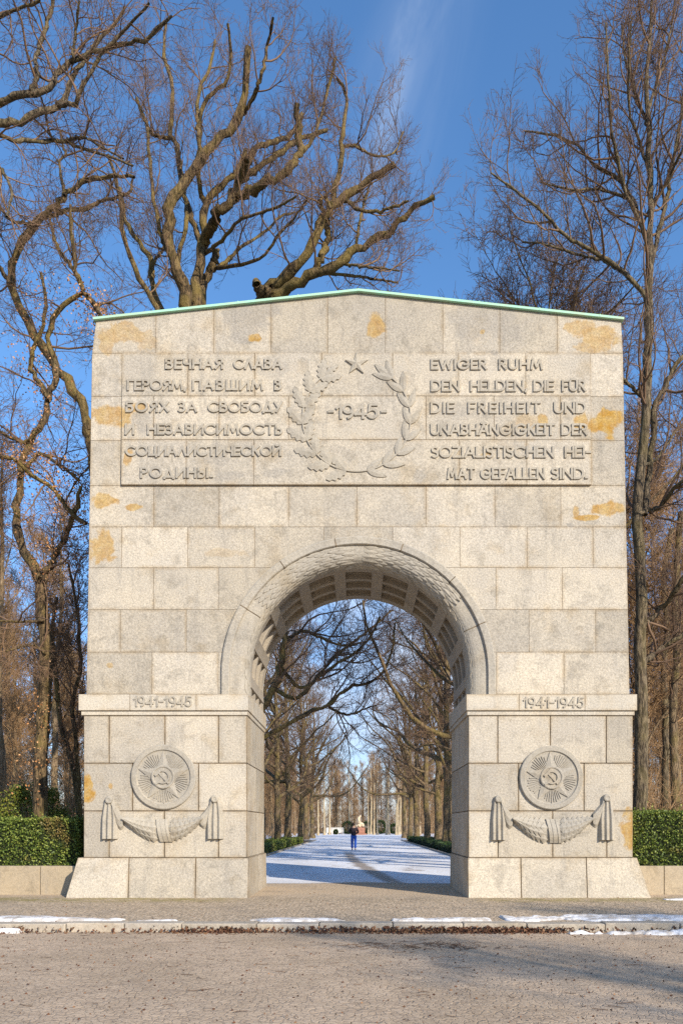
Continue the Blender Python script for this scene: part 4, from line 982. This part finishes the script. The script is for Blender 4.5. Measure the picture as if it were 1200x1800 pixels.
forked = {
 '_t': (None, 0, 13, 10.5, [(70, 1560), (72, 1440), (71, 1344), (76, 1276), (79, 1207), (81, 1138), (76, 1086), (73, 1030), (72, 1012)]),
 'f1': ('_t', .8, 8, 5, [(72, 1018), (62, 1003), (40, 967), (28, 914), (36, 858), (40, 805), (62, 764), (78, 736), (86, 695)]),
 'f2': ('f1', .6, 5, 2.4, [(84, 705), (76, 680), (56, 646), (60, 612), (75, 575), (80, 530), (72, 480)]),
 'f3': ('f1', -.6, 5.5, 2.5, [(85, 700), (98, 672), (98, 640), (84, 600), (95, 560), (118, 530), (146, 514), (137, 486), (132, 464), (124, 395), (124, 360)]),
 'f4': ('f3', .6, 4, 2.2, [(146, 512), (134, 480), (110, 450), (96, 420), (88, 380)]),
 'f5': ('f3', -.6, 4, 3, [(144, 512), (160, 528), (176, 552), (190, 580)]),
 'f6': ('_t', -.8, 6, 3.5, [(74, 1018), (84, 1000), (93, 985), (109, 951), (124, 917), (137, 883), (142, 855)]),
 'f7': ('f6', -.6, 4, 3, [(152, 920), (124, 902), (106, 876), (84, 852), (59, 839), (31, 811), (6, 802), (-20, 795)]),
 'f8': ('f1', -1.2, 3.4, 2.2, [(38, 830), (72, 799), (118, 827), (140, 845)]),
 'f9': ('f1', -1.2, 3.4, 2.2, [(64, 762), (40, 777), (3, 761), (-20, 740)]),
 'f10': ('_t', -1.5, 2.6, 1.4, [(78, 1090), (50, 1093), (20, 1093), (-20, 1090)]),
 'f11': ('_t', -1.5, 2.4, 1.2, [(80, 1150), (60, 1135), (35, 1138), (10, 1145)]),
}
fk, fkL = traced_tree('forked_tree', 'tree forked like a Y with orange dead leaves, behind the shorter hedge', 20.6, forked, lv(8, 1.2, 5, .65, 5, .38, .0, (30, 85), .15, .0054), M_BARK, M_TWIG, 24)
r_ = np.random.default_rng(5)
def dry_on(parent, centers, n_, spread, size, seed):
    c = np.asarray(centers)[np.random.default_rng(seed).integers(0, len(centers), n_)]; p = c + np.random.default_rng(seed + 1).normal(size=(n_, 3)) * spread
    leaf_cloud('dry_leaves', p, size, M_DRY, parent, seed=seed)
cl = [P3(a, c, 20.3) for a, c in ((100, 720), (60, 760), (70, 905), (40, 910), (120, 960), (110, 830), (130, 1090), (145, 1190), (120, 1180), (75, 1250), (78, 1280), (70, 1330), (95, 1310), (130, 1312), (60, 1345), (100, 1345), (75, 1230), (70, 1390), (20, 600), (100, 640), (130, 560), (50, 530), (20, 760), (140, 990), (125, 800), (80, 960))]
cl = np.concatenate([np.array(cl), np.array(cl), fkL[[1, 4, 5, 6, 7]].reshape(-1, 3)])
dry_on(fk, cl, 4200, (.30, .35, .18), .065, 31)
right_t = {
 '_t': (None, 0, 12.5, 7.5, [(1120, 1560), (1124, 1424), (1125.5, 1310), (1127, 1241), (1125, 1138), (1127, 1069), (1125, 998), (1119, 904), (1128, 811), (1135, 733), (1138, 655)]),
 't2': ('_t', .5, 8, 1.8, [(1138, 665), (1139, 562), (1142, 500), (1142, 400), (1145, 300), (1137, 200), (1137, 125), (1140, 90), (1145, 0), (1152, -60)]),
 't3': ('_t', .7, 6, 3.2, [(1132, 905), (1144, 811), (1150, 718), (1166, 687), (1181, 655), (1204, 620), (1225, 560), (1235, 480)]),
 'e1': ('t2', -1.5, 4.5, 1.6, [(1140, 540), (1130, 515), (1080, 465), (1030, 435), (990, 410), (945, 365), (900, 330), (862, 303)]),
 'e2': ('e1', 1.2, 3.0, 1.4, [(1090, 475), (1060, 458), (1025, 450), (960, 430), (918, 425)]),
 'e3': ('t2', 1.5, 4, 1.5, [(1142, 420), (1130, 400), (1110, 350), (1090, 320), (1040, 285), (1015, 255), (970, 237), (922, 230)]),
 'e4': ('t2', -1.5, 3.6, 1.5, [(1142, 430), (1120, 385), (1095, 320), (1080, 260), (1072, 200), (1067, 100), (1064, 40)]),
 'e5': ('t2', -1.0, 3, 1.5, [(1144, 310), (1125, 250), (1105, 190), (1105, 100), (1110, 30)]),
 'e6': ('t2', 1.0, 4.5, 2, [(1142, 470), (1165, 375), (1180, 300), (1202, 165), (1215, 80)]),
 'e7': ('t2', -1.2, 3, 1.6, [(1144, 380), (1150, 360), (1175, 310), (1200, 260), (1220, 210)]),
 'e8': ('e3', -1.0, 2.8, 1.2, [(1112, 352), (1080, 340), (1045, 332), (1000, 332), (950, 320)]),
 'e9': ('_t', -1.2, 4.2, 2.8, [(1122, 905), (1140, 897), (1163, 889), (1184, 858), (1210, 838), (1240, 800)]),
 'e10': ('_t', -1.0, 5, 3.5, [(1128, 1095), (1141, 1090), (1163, 1069), (1198, 1020), (1230, 960)]),
 'e11': ('_t', 1.0, 5, 3.5, [(1128, 1165), (1143, 1155), (1170, 1134), (1204, 1113), (1240, 1090)]),
 'e12': ('_t', -1.2, 3.4, 2.4, [(1140, 720), (1122, 693), (1097, 668), (1070, 640)]),
 'e13': ('t2', 1.2, 3, 1.4, [(1138, 220), (1120, 170), (1100, 110), (1092, 40)]),
 'e14': ('t2', 0.8, 3, 1.4, [(1139, 190), (1160, 130), (1175, 70), (1185, 10)]),
 'e15': ('_t', 1.6, 3.2, 1.6, [(1130, 820), (1160, 800), (1185, 760), (1210, 740)]),
}
traced_tree('hornbeam_tree', 'tall straight grey bare tree soaring past the gable corner beside the taller hedge', 23.5, right_t, lv(12, 1.8, 6, .8, 5, .42, .14, (30, 70), .06, .0058), M_BARKG, M_TWIGD, 25)

# alley neighbour whose long limbs arch over the path, seen under the vault
near_alley = {
 '_t': (None, 0, 19, 12, [(425, 1506), (425, 1420), (430, 1330), (440, 1270), (452, 1240)]),
 'g0': ('_t', 2.0, 6.5, 4, [(446, 1260), (462, 1245), (480, 1212), (490, 1180), (497, 1140), (500, 1110), (505, 1070), (512, 1020), (520, 960)]),
 'g1': ('_t', -2.5, 4.4, 1.6, [(430, 1330), (468, 1292), (510, 1270), (545, 1252), (575, 1240), (600, 1218), (620, 1206), (650, 1200), (672, 1182), (690, 1140), (694, 1095)]),
 'g2': ('g0', -1.5, 4, 1.8, [(480, 1210), (520, 1228), (555, 1195), (590, 1168), (620, 1150), (650, 1120), (668, 1085)]),
 'g3': ('g0', 2.5, 3.5, 1.5, [(492, 1170), (530, 1210), (570, 1175), (600, 1145), (630, 1122), (660, 1098), (690, 1072)]),
 'g4': ('g0', 1.5, 3.5, 1.6, [(499, 1130), (530, 1110), (560, 1120), (600, 1135), (640, 1130)]),
 'g5': ('g1', 1.5, 2.6, 1.3, [(575, 1240), (590, 1250), (615, 1256), (640, 1246), (660, 1240)]),
 'g6': ('g0', 1.5, 4, 2, [(505, 1075), (525, 1040), (540, 1000), (560, 950)]),
}
traced_tree('alley_tree', 'tree behind the pier whose long pale limbs reach over the snowy path under the vault', 40.0, near_alley, lv(12, 2.3, 7, 1.2, 5, .6, .08, (30, 75), .2, .008), M_BARK, M_TWIG, 26, group='trees lining the snowy path')

def generic_tree(seed, H, r0, first, nl, La, spread, up, lvspec, lean=0.0, fork=None):
    """returns the trunk and crown batches of a bare tree standing at the origin"""
    global rng
    rng = np.random.default_rng(seed); K = 22; z = np.linspace(0, H, K); wx = np.cumsum(rng.normal(size=(K, 2)) * .055 * H / 20, 0); wx -= wx[0]
    P = np.stack([wx[:, 0] + lean * (z / H) ** 1.4 * H, wx[:, 1], z], 1)[None]; R = (r0 * (1 - z / H) ** .8 + .02)[None]; R = root_flare(P, R)
    trunk = [(P, R, 9)]
    LP, LR = grow(P, R, nl, first, .97, spread[0], spread[1], La, 14, .13, up, .016, .02, rel=False, taper=.18)
    trunk.append((LP, LR, 6))
    allP, allR = LP, LR
    return trunk, crown_levels(allP, allR, lvspec)
def lv2(n1, L1, n2, L2, n3=0, L3=0, up=.08, rm=.011):
    s_ = [(dict(n_=n1, t0=.12, t1=1.0, a0=28, a1=65, L=L1, K=7, wig=.2, up=up, slim=.011, rmin=rm * 1.4, rel=False), 4), (dict(n_=n2, t0=.12, t1=1.0, a0=25, a1=60, L=L2, K=4, wig=.2, up=up, slim=.009, rmin=rm, rel=False), 3)]
    if n3: s_.append((dict(n_=n3, t0=.1, t1=1.0, a0=25, a1=60, L=L3, K=3, wig=.2, up=up, slim=.008, rmin=rm * .9, rel=False), 3))
    return s_
def place(tree, loc, rot, sc, label, group):
    """copy of a tree with its parts"""
    r = tree.copy(); COL.objects.link(r); r.location = loc; r.rotation_euler = (0, 0, rot); r.scale = (sc, sc, sc)
    if label: r['label'] = label
    if group: r['group'] = group
    for ch in tree.children:
        c = ch.copy(); COL.objects.link(c); c.parent = r
    return r
def proto(name, seed, args, mt, mc, label, group):
    tr, cr = generic_tree(seed, **args)
    return tree_obj(name, (0, 0, 0), tr, cr, mt, mc, label, group)
# the twiggy tree behind the gable on the right
tr, cr = generic_tree(41, 21.0, .36, .28, 46, 8.4, (28, 68), .07, lv2(12, 2.4, 7, 1.05, 6, .5, .07, .0085))
o = tree_obj('linden_tree', (0, 0, 0), tr, cr, M_BARKD, M_TWIG, 'round bushy purple-brown crown just above the lower slope of the copper gable edge'); o.location = (6.7, 11.0, 0)
# trees lining the path: two kinds, each copied
ORD = ['first', 'second', 'third', 'fourth', 'fifth', 'sixth', 'seventh', 'eighth', 'ninth', 'tenth']
kinds = []
for sd in (51, 52, 53):
    kinds.append(proto('alley_tree', sd, dict(H=19.0 + sd % 3, r0=.30, first=.20, nl=28, La=8.8, spread=(38, 82), up=.05, lvspec=lv2(8, 2.4, 6, 1.15, 4, .55, .04, .0095)), M_BARKD, M_TWIGD if sd % 2 else M_TWIG, '', 'trees lining the snowy path'))
kinds_used = [False] * 3
def alley(i, k, loc, rot, sc, label):
    if not kinds_used[k]:
        kinds_used[k] = True; t_ = kinds[k]; t_.location = loc; t_.rotation_euler = (0, 0, rot); t_.scale = (sc,) * 3; t_['label'] = label
    else: place(kinds[k], loc, rot, sc, label, 'trees lining the snowy path')
rowsY = [14, 25, 36, 45, 55, 66, 78, 92]
for i, Y in enumerate(rowsY):
    if i not in (0, 1): alley(i, i % 3, (-6.5 + random.uniform(-.3, .3), Y + random.uniform(-1, 1), 0), random.uniform(0, 6.3), random.uniform(.9, 1.1), f'{ORD[i]} bare tree from the arch in the row behind the sunlit path hedge')
    alley(i, (i + 1) % 3, (6.5 + random.uniform(-.3, .3), Y + 1 + random.uniform(-1, 1), 0), random.uniform(0, 6.3), random.uniform(.9, 1.1), f'{ORD[i]} bare tree from the arch in the row behind the dark path hedge')

# woods on both sides and behind the statue
wood = []
for sd, a in ((61, dict(H=21, r0=.23, first=.35, nl=20, La=3.6, spread=(20, 55), up=.12)), (62, dict(H=18, r0=.17, first=.22, nl=24, La=3.0, spread=(20, 60), up=.12)), (63, dict(H=15, r0=.15, first=.10, nl=26, La=3.2, spread=(20, 60), up=.15))):
    wood.append(proto('wood_tree', sd, dict(a, lvspec=lv2(9, 1.6, 7, .8, 4, .4, .10, .011)), M_BARKW, M_TWIGW, '', None))
WG = {-1: ('slim bare tree in the brown wood behind the shorter hedge', 'bare trees in the wood behind the shorter hedge'), 1: ('slim bare tree in the brown wood behind the taller hedge', 'bare trees in the wood behind the taller hedge'), 0: ('slim bare tree in the far wood behind the seated statue', 'bare trees in the far wood behind the statue')}
wcount = 0
def woodtree(loc, side, sc=1.0, k=None):
    global wcount
    k = wcount % 3 if k is None else k; rot = random.uniform(0, 6.28)
    if wcount < 3:
        t_ = wood[wcount]; t_.location = loc; t_.rotation_euler = (0, 0, rot); t_.scale = (sc,) * 3; t_['label'], t_['group'] = WG[side]
    else: place(wood[k], loc, rot, sc, *WG[side])
    wcount += 1
for side in (-1, 1):
    for d in (30, 35, 40, 45, 50, 55, 60, 66, 73, 80, 88, 97):
        lo, hi = (.355, .50) if side < 0 else (.36, .47)
        for q in range(1 if d < 50 else 2):
            woodtree((side * d * random.uniform(lo, hi), d - DEP + random.uniform(-1, 1), 0), side, random.uniform(.75, 1.1))
for side in (-1, 1):                          # deeper in the wood, between the pier and the alley
    for d in (58, 66, 74, 82, 90, 98):
        woodtree((side * d * random.uniform(.14, .26), d - DEP, 0), side, random.uniform(.75, 1.05))
for d in (112, 120, 129, 138, 148, 176, 181, 187, 193, 200, 208, 216, 226, 237):
    for q in range(5 if d < 172 else 10):
        X = d * random.uniform(-.135, .135)
        if d < 172 and d > 122 and X > 0: X = -X
        if d < 172 and abs(X) < 9.5: X = math.copysign(random.uniform(9.5, d * .13 + 1), X)
        woodtree((X, d - DEP, 0), 0, random.uniform(.7, 1.0))
# pale thin trunks beyond the square
tr, cr = generic_tree(71, 17, .20, .35, 16, 2.4, (18, 45), .2, lv2(7, 1.2, 5, .6, 0, 0, .12, .014))
pale = tree_obj('pale_trunked_tree', (0, 0, 0), tr, cr, M_PALE, M_TWIGW, '')
spots = [(647, 165), (651.5, 168), (657, 160), (663, 158), (679, 155), (683, 160), (696, 152), (700, 155), (703, 165), (713, 156), (720, 150), (579, 160), (613, 172), (594, 178), (570, 150), (559, 146), (545, 150), (728, 148), (738, 152)]
labs = '{} of the pale thin trunks beyond the square, counting from the sunlit hedge'
sp = sorted(spots)
for i, (px, d) in enumerate(sp):
    nm = ['first', 'second', 'third', 'fourth', 'fifth', 'sixth', 'seventh', 'eighth', 'ninth', 'tenth', 'eleventh', 'twelfth', 'thirteenth', 'fourteenth', 'fifteenth', 'sixteenth', 'seventeenth', 'eighteenth', 'nineteenth'][i]
    lab = labs.format(nm); loc = (PX(px, d), d - DEP, 0); sc = random.uniform(.85, 1.15)
    if i == 0: pale.location = loc; pale['label'] = lab; pale['group'] = 'pale trunks beyond the square'
    else: place(pale, loc, random.uniform(0, 6.3), sc, lab, 'pale trunks beyond the square')
# brushwood: the brown mass of stems and twigs low in the woods
def brush(name, pts, hgt, seed, mat):
    global rng
    rng = np.random.default_rng(seed); n_ = len(pts); K = 6; P = np.zeros((n_, K, 3)); P[:, 0] = pts; d = norm(rng.normal(size=(n_, 3)) * (.35, .35, 0) + (0, 0, 1)); L = hgt * (.4 + .8 * rng.random(n_))
    for k in range(1, K): d = norm(d + rng.normal(size=d.shape) * .18); P[:, k] = P[:, k - 1] + d * (L / (K - 1))[:, None]
    R = np.linspace(1, .35, K)[None] * (.012 + .022 * rng.random((n_, 1)))
    b1 = grow(P, R, 7, .15, 1, 25, 65, 1.5, 5, .25, .08, .009, .010, rel=False); b2 = grow(b1[0], b1[1], 4, .1, 1, 25, 60, .7, 3, .25, .05, .008, .009, rel=False)
    return tag(link(name, tube([(P, R, 4), (*b1, 3), (*b2, 3)], name), mat), kind='stuff')
q = np.random.default_rng(81)
pts = []
for side in (-1, 1):
    d = 25 + 70 * q.random(560) ** 1.2; x = side * d * (.33 + .18 * q.random(560)); pts.append(np.stack([x, d - DEP, d * 0], 1))
brush('undergrowth', np.concatenate(pts), 4.2, 82, M_TWIGW)
d = 178 + 60 * q.random(1700); x = d * (q.random(1700) - .5) * .34
far = np.stack([x, d - DEP, d * 0], 1)
d = 100 + 80 * q.random(500); x = np.sign(q.random(500) - .5) * (10 + (d * .16 - 8) * q.random(500)); far = np.concatenate([far, np.stack([x, d - DEP, d * 0], 1)])
brush('far_undergrowth', far, 11.0, 83, M_TWIGW)
# small trees near the corner of the pier on the left
corner = {'h0': (None, 0, 6, 3, [(142, 1530), (141, 1444), (134, 1379), (121, 1320), (107, 1276), (100, 1207), (96, 1160), (92, 1110), (100, 1050)]),
          'h1': ('h0', -.8, 4.5, 2.2, [(139, 1420), (136, 1340), (133, 1293), (127, 1241), (138, 1190), (140, 1120), (132, 1050), (120, 990)])}
traced_tree('young_tree', 'slim twin-stemmed yellowish tree hugging the corner of the arch above the shorter hedge', 22.5, corner, lv(16, 1.2, 7, .6, 5, .35, .1, (30, 70), .25, .007), M_BARK, M_TWIG, 27)
edge2 = {'k0': (None, 0, 7, 4, [(1172, 1540), (1168, 1400), (1170, 1280), (1166, 1180), (1172, 1100), (1165, 1020), (1180, 930)]), 'k1': ('k0', 1, 4, 2, [(1170, 1250), (1190, 1170), (1196, 1080), (1190, 1000)])}
traced_tree('greyish_tree', 'wavy slim tree behind the taller hedge, next to the soaring straight one', 31.0, edge2, lv(14, 1.6, 7, .8, 5, .45, .1, (30, 70), .3, .009), M_BARKG, M_TWIGW, 28)
edge3 = {'k0': (None, 0, 8, 5, [(1190, 1530), (1187, 1400), (1182, 1250), (1190, 1150), (1186, 1050), (1196, 900)])}
traced_tree('dark_tree', 'ivy-dark trunk at the very edge behind the taller hedge', 29.0, edge3, lv(14, 1.6, 7, .8, 5, .45, .1, (30, 70), .35, .009), M_BARKD, M_TWIGD, 29)
# shrub behind the shorter hedge
sh = tag(empty('shrub', (PX(45, 22), 22 - DEP, 0)), 'loose yellow-green shrub showing over the shorter hedge', 'shrub')
r_ = np.random.default_rng(91); cs = [(P3(a, c, 22.0), s_) for a, c, s_ in ((15, 1425, .45), (45, 1405, .4), (80, 1425, .42), (105, 1435, .25), (60, 1450, .5), (20, 1460, .5), (-20, 1430, .5), (35, 1395, .22), (90, 1400, .2))]
pp = np.concatenate([c + r_.normal(size=(900, 3)) * s_ * .55 for c, s_ in cs]); leaf_cloud('foliage', pp, .06, M_SHRUB, sh, seed=92)
st_ = np.array([[(c[0], c[1], 0), (c[0] + .1, c[1], c[2] * .5), tuple(c)] for c, s_ in cs]); link('stems', tube([(st_, np.full(st_.shape[:2], .02), 5)], 'stems'), M_BARKW, sh)
# ivy on the right-hand trunk and dark evergreens near the statue
for px, d, w, h, lab, sd in ((611, 170, 2.7, 3.0, 'dark evergreen bush beside the back of the seated statue', 1), (645, 172, 2.2, 3.0, 'dark evergreen bush right behind the knees of the seated statue', 2), (669, 171, 2.4, 3.2, 'dark evergreen bush between pale trunks, middle one beyond the square', 3), (692, 171, 2.0, 2.4, 'dark evergreen bush by the last pale trunks, widest gap from statue', 4), (590, 163, 1.0, 1.1, 'small dark bush in front of the pale far wall', 5)):
    e = tag(empty('evergreen_bush', (PX(px, d), d - DEP, 0)), lab, 'bush', 'dark bushes around the statue'); r_ = np.random.default_rng(sd); n_ = 1500
    v_ = r_.normal(size=(n_, 3)); v_ /= np.linalg.norm(v_, axis=1)[:, None]; v_ *= (.75 + .3 * r_.random(n_))[:, None]
    leaf_cloud('foliage', np.stack([PX(px, d) + v_[:, 0] * w / 2, d - DEP + v_[:, 1] * w / 2, h / 2 + v_[:, 2] * h / 2], 1), .22, M_EVERG, e, seed=sd)
# two bare trees across the road, out of the picture, whose shade falls on the paving
for i, (X, Y, lab) in enumerate(((16.5, -27.0, 'bare tree across the road whose branch shade falls on the paving'), (20.5, -24.5, 'second bare tree across the road, farther from the arch axis'))):
    tr, cr = generic_tree(95 + i, 13, .26, .3, 22, 3.6, (25, 70), .08, lv2(8, 1.8, 5, .9, 4, .45, .05, .010))
    o = tree_obj('street_tree', (0, 0, 0), tr, cr, M_BARKG, M_TWIGD, lab, 'trees across the road'); o.location = (X, Y, -.13)

# fallen leaves in the gutter and strewn on road and pavement
r_ = np.random.default_rng(101)
cx = np.concatenate([r_.normal(-6.4, .55, 540), r_.normal(-2.3, .45, 420), r_.normal(-.3, .5, 300), r_.normal(.9, .4, 300), r_.normal(2.2, .75, 900), r_.uniform(-11, 9, 900)])
n_ = len(cx); yy = KY - np.abs(r_.normal(0, .11, n_)); zz = -.128 + np.clip(.10 * (1 - (KY - yy) / .22), 0, .1) * r_.random(n_)
g1 = np.stack([cx, yy, zz], 1)
n2_ = 2600; g2 = np.stack([r_.uniform(-8, 8, n2_), r_.uniform(-13, KY - .1, n2_), np.full(n2_, -.122)], 1)
n3_ = 500; g3 = np.stack([r_.uniform(-9, 9, n3_), r_.uniform(KY + .3, 3.5, n3_), np.full(n3_, .010)], 1)
tag(leaf_cloud('leaf_litter', g1, .06, M_LITTER, seed=102), kind='stuff'); tag(leaf_cloud('strewn_leaves', np.concatenate([g2, g3]), .024, M_LITTER, seed=103, flat=.9, var=1.3), kind='stuff')
def fallen_twigs():
    global rng
    rng = np.random.default_rng(111); n_ = 300; c0 = np.concatenate([rng.normal((.95, -6.4, -.118), (.65, .22, .003), (150, 3)), rng.uniform((-7, -12, -.12), (7, -5.2, -.115), (150, 3))]); a = rng.uniform(0, 6.28, n_); L = rng.uniform(.06, .22, n_)
    d = np.stack([np.cos(a), np.sin(a) * .6, a * 0 + .02], 1) * L[:, None]; P = np.stack([c0 - d / 2, c0 + rng.normal(size=(n_, 3)) * .008, c0 + d / 2], 1)
    tag(link('fallen_twigs', tube([(P, np.full((n_, 3), .0035), 4)], 'fallen_twigs'), M_TWIGD), kind='stuff')
fallen_twigs()

# ------------------------------------------------------------------ walker, statue, far wall
def skin(name, verts, edges, radii, mat, parent, sub=2, root=0):
    me = bpy.data.meshes.new(name); me.from_pydata(verts, edges, []); o = link(name, me, mat, parent); o.modifiers.new('skin', 'SKIN')
    if not me.skin_vertices: me.skin_vertices.new()
    for i, r in enumerate(radii):
        me.skin_vertices[0].data[i].radius = (r, r) if not isinstance(r, tuple) else r
    me.skin_vertices[0].data[root].use_root = True
    s_ = o.modifiers.new('subdiv', 'SUBSURF'); s_.levels = s_.render_levels = sub
    return o
M_SKIN = plain('skin', (0.48, 0.30, 0.21), .6, .05, 10); M_JACK = plain('dark_jacket', (0.045, 0.03, 0.035), .8, .2, 30); M_JEAN = plain('blue_trousers', (0.035, 0.11, 0.46), .85, .15, 30); M_HAIR = plain('hair', (0.05, 0.03, 0.02), .6, .2, 40); M_SHOE = plain('shoe', (0.12, 0.11, 0.11), .6, .1, 20)
pd = 53.3; pX, pY = PX(621.5, pd), pd - DEP
man = tag(empty('person', (pX, pY, 0)), 'person in dark jacket and bright blue trousers seen from behind on the snowy path', 'person')
def at(*l): return [(pX + x, pY + y, z) for x, y, z in l]
LEG = [(0, 0, .98), (-.10, 0, .90), (-.11, .05, .50), (-.10, -.03, .09), (-.105, .12, .04), (.10, 0, .90), (.11, -.04, .50), (.10, -.10, .10), (.105, .04, .04)]
body_v = LEG + [(0, .0, 1.20), (0, 0.01, 1.46), (0, .02, 1.56), (0, .03, 1.66), (0, .05, 1.78), (-.19, 0, 1.45), (-.27, .06, 1.18), (-.17, .27, 1.10), (.19, 0, 1.45), (.29, .05, 1.18), (.17, .27, 1.10)]
body_e = [(0, 1), (1, 2), (2, 3), (3, 4), (0, 5), (5, 6), (6, 7), (7, 8), (0, 9), (9, 10), (10, 11), (11, 12), (12, 13), (10, 14), (14, 15), (15, 16), (10, 17), (17, 18), (18, 19)]
body_r = [.13, .09, .06, .04, .035, .09, .06, .04, .035, .13, .13, .055, .085, .075, .06, .045, .03, .06, .045, .03]
for hx, w_ in ((-.17, 16), (.17, 19)):
    for q_, (fx, fl) in enumerate(((-.035, .085), (-.012, .10), (.012, .095), (.035, .075))):
        i = len(body_v); body_v += [(hx + fx, .33, 1.10), (hx + fx * 1.1, .33 + fl * .7, 1.085), (hx + fx * 1.1, .33 + fl * .9, 1.05)]; body_e += [(w_, i), (i, i + 1), (i + 1, i + 2)]; body_r += [.010, .009, .008]
    i = len(body_v); s_ = -1 if hx > 0 else 1; body_v += [(hx + s_ * .045, .31, 1.12), (hx + s_ * .06, .36, 1.13)]; body_e += [(w_, i), (i, i + 1)]; body_r += [.011, .009]
skin('body', at(*body_v), body_e, body_r, M_SKIN, man, 2)
skin('trousers', at(*[(x, y, z) for x, y, z in [(0, 0, 1.10), (-.10, 0, .88), (-.11, .05, .50), (-.10, -.02, .12), (.10, 0, .88), (.11, -.04, .50), (.10, -.09, .12)]]), [(0, 1), (1, 2), (2, 3), (0, 4), (4, 5), (5, 6)], [.15, .115, .09, .085, .115, .09, .085], M_JEAN, man)
skin('jacket', at((0, 0, .86), (0, 0, 1.2), (0, .01, 1.42), (0, .02, 1.53), (-.2, 0, 1.44), (-.285, .06, 1.18), (-.18, .22, 1.11), (.2, 0, 1.44), (.30, .05, 1.18), (.18, .22, 1.11)), [(0, 1), (1, 2), (2, 3), (2, 4), (4, 5), (5, 6), (2, 7), (7, 8), (8, 9)], [(.18, .14), (.17, .14), (.17, .13), .075, .09, .075, .06, .09, .075, .06], M_JACK, man)
skin('hair', at((0, .0, 1.60), (0, .01, 1.74), (0, .03, 1.84)), [(0, 1), (1, 2)], [.095, .115, .10], M_HAIR, man)
man.scale = (1.05, 1.05, 1.05)
for v1, v2 in (((-.10, -.05, .05), (-.105, .15, .035)), ((.10, -.13, .05), (.105, .07, .035))): skin('shoe', at(v1, v2), [(0, 1)], [.05, .042], M_SHOE, man)

M_STAT = plain('pale_sandstone', (0.62, 0.50, 0.34), .85, .08, 2); M_RED = plain('red_granite', (0.36, 0.17, 0.11), .7, .12, 4)
sd_ = 157.0; sX, sY = PX(633, sd_), sd_ - DEP
stt = tag(empty('statue', (sX, sY, 0)), 'pale stone statue of a seated figure with bowed head on a red plinth', 'statue')
bm = bmesh.new(); box(bm, sX - .85, sX + .95, sY - .8, sY + .8, .28, 1.5); box(bm, sX - 1.2, sX + 1.3, sY - 1.1, sY + 1.1, 0, .28); add_bevel(bm_obj('plinth', bm, M_RED, stt), .03, 1, 0)
at2 = lambda *l: [(sX + x, sY + y, z) for x, y, z in l]
skin('figure', at2((-.45, 0, 2.15), (-.50, 0, 2.75), (-.38, 0, 3.35), (-.18, 0, 3.62), (.02, 0, 3.82), (.12, 0, 3.98), (-.42, -.38, 3.28), (-.30, -.50, 2.75), (.12, -.35, 2.55), (-.42, .38, 3.28), (-.28, .5, 2.75), (.12, .35, 2.55), (.10, -.24, 2.28), (.55, -.26, 2.22), (.62, -.26, 1.6), (.10, .24, 2.28), (.55, .26, 2.22), (.62, .26, 1.6)),
     [(0, 1), (1, 2), (2, 3), (3, 4), (4, 5), (2, 6), (6, 7), (7, 8), (2, 9), (9, 10), (10, 11), (0, 12), (12, 13), (13, 14), (0, 15), (15, 16), (16, 17)], [.50, .42, .38, .17, .24, .20, .2, .16, .12, .2, .16, .12, .36, .3, .26, .36, .3, .26], M_STAT, stt, 2)
skin('robe', at2((-.35, 0, 1.55), (-.2, 0, 2.0), (.3, 0, 1.6), (.35, 0, 2.05)), [(0, 1), (1, 3), (3, 2)], [.62, .6, .5, .42], M_STAT, stt, 2)
skin('seat', at2((-.55, 0, 1.5), (-.5, 0, 2.1)), [(0, 1)], [.5, .5], M_STAT, stt, 1)
fw = tag(empty('far_wall', (PX(588, 166), 166 - DEP, 0)), 'low pale grey wall far off at the edge of the square', 'wall')
M_FARW = plain('pale_far_stone', (0.62, 0.60, 0.55), .9, .1, 1.0)
xa, xb = PX(574, 166), PX(603, 166); bm = bmesh.new(); box(bm, xa, xb, 166 - DEP, 166.4 - DEP, .35, 1.35); bm_obj('panel', bm, M_FARW, fw)
bm = bmesh.new(); box(bm, xa - .05, xb + .05, 165.95 - DEP, 166.45 - DEP, 1.35, 1.47); bm_obj('coping', bm, M_FARW, fw)
for i in range(4):
    x = xa + (xb - xa) * i / 3; bm = bmesh.new(); box(bm, x - .12, x + .12, 165.9 - DEP, 166.5 - DEP, 0, 1.36); bm_obj('pier', bm, M_FARW, fw)
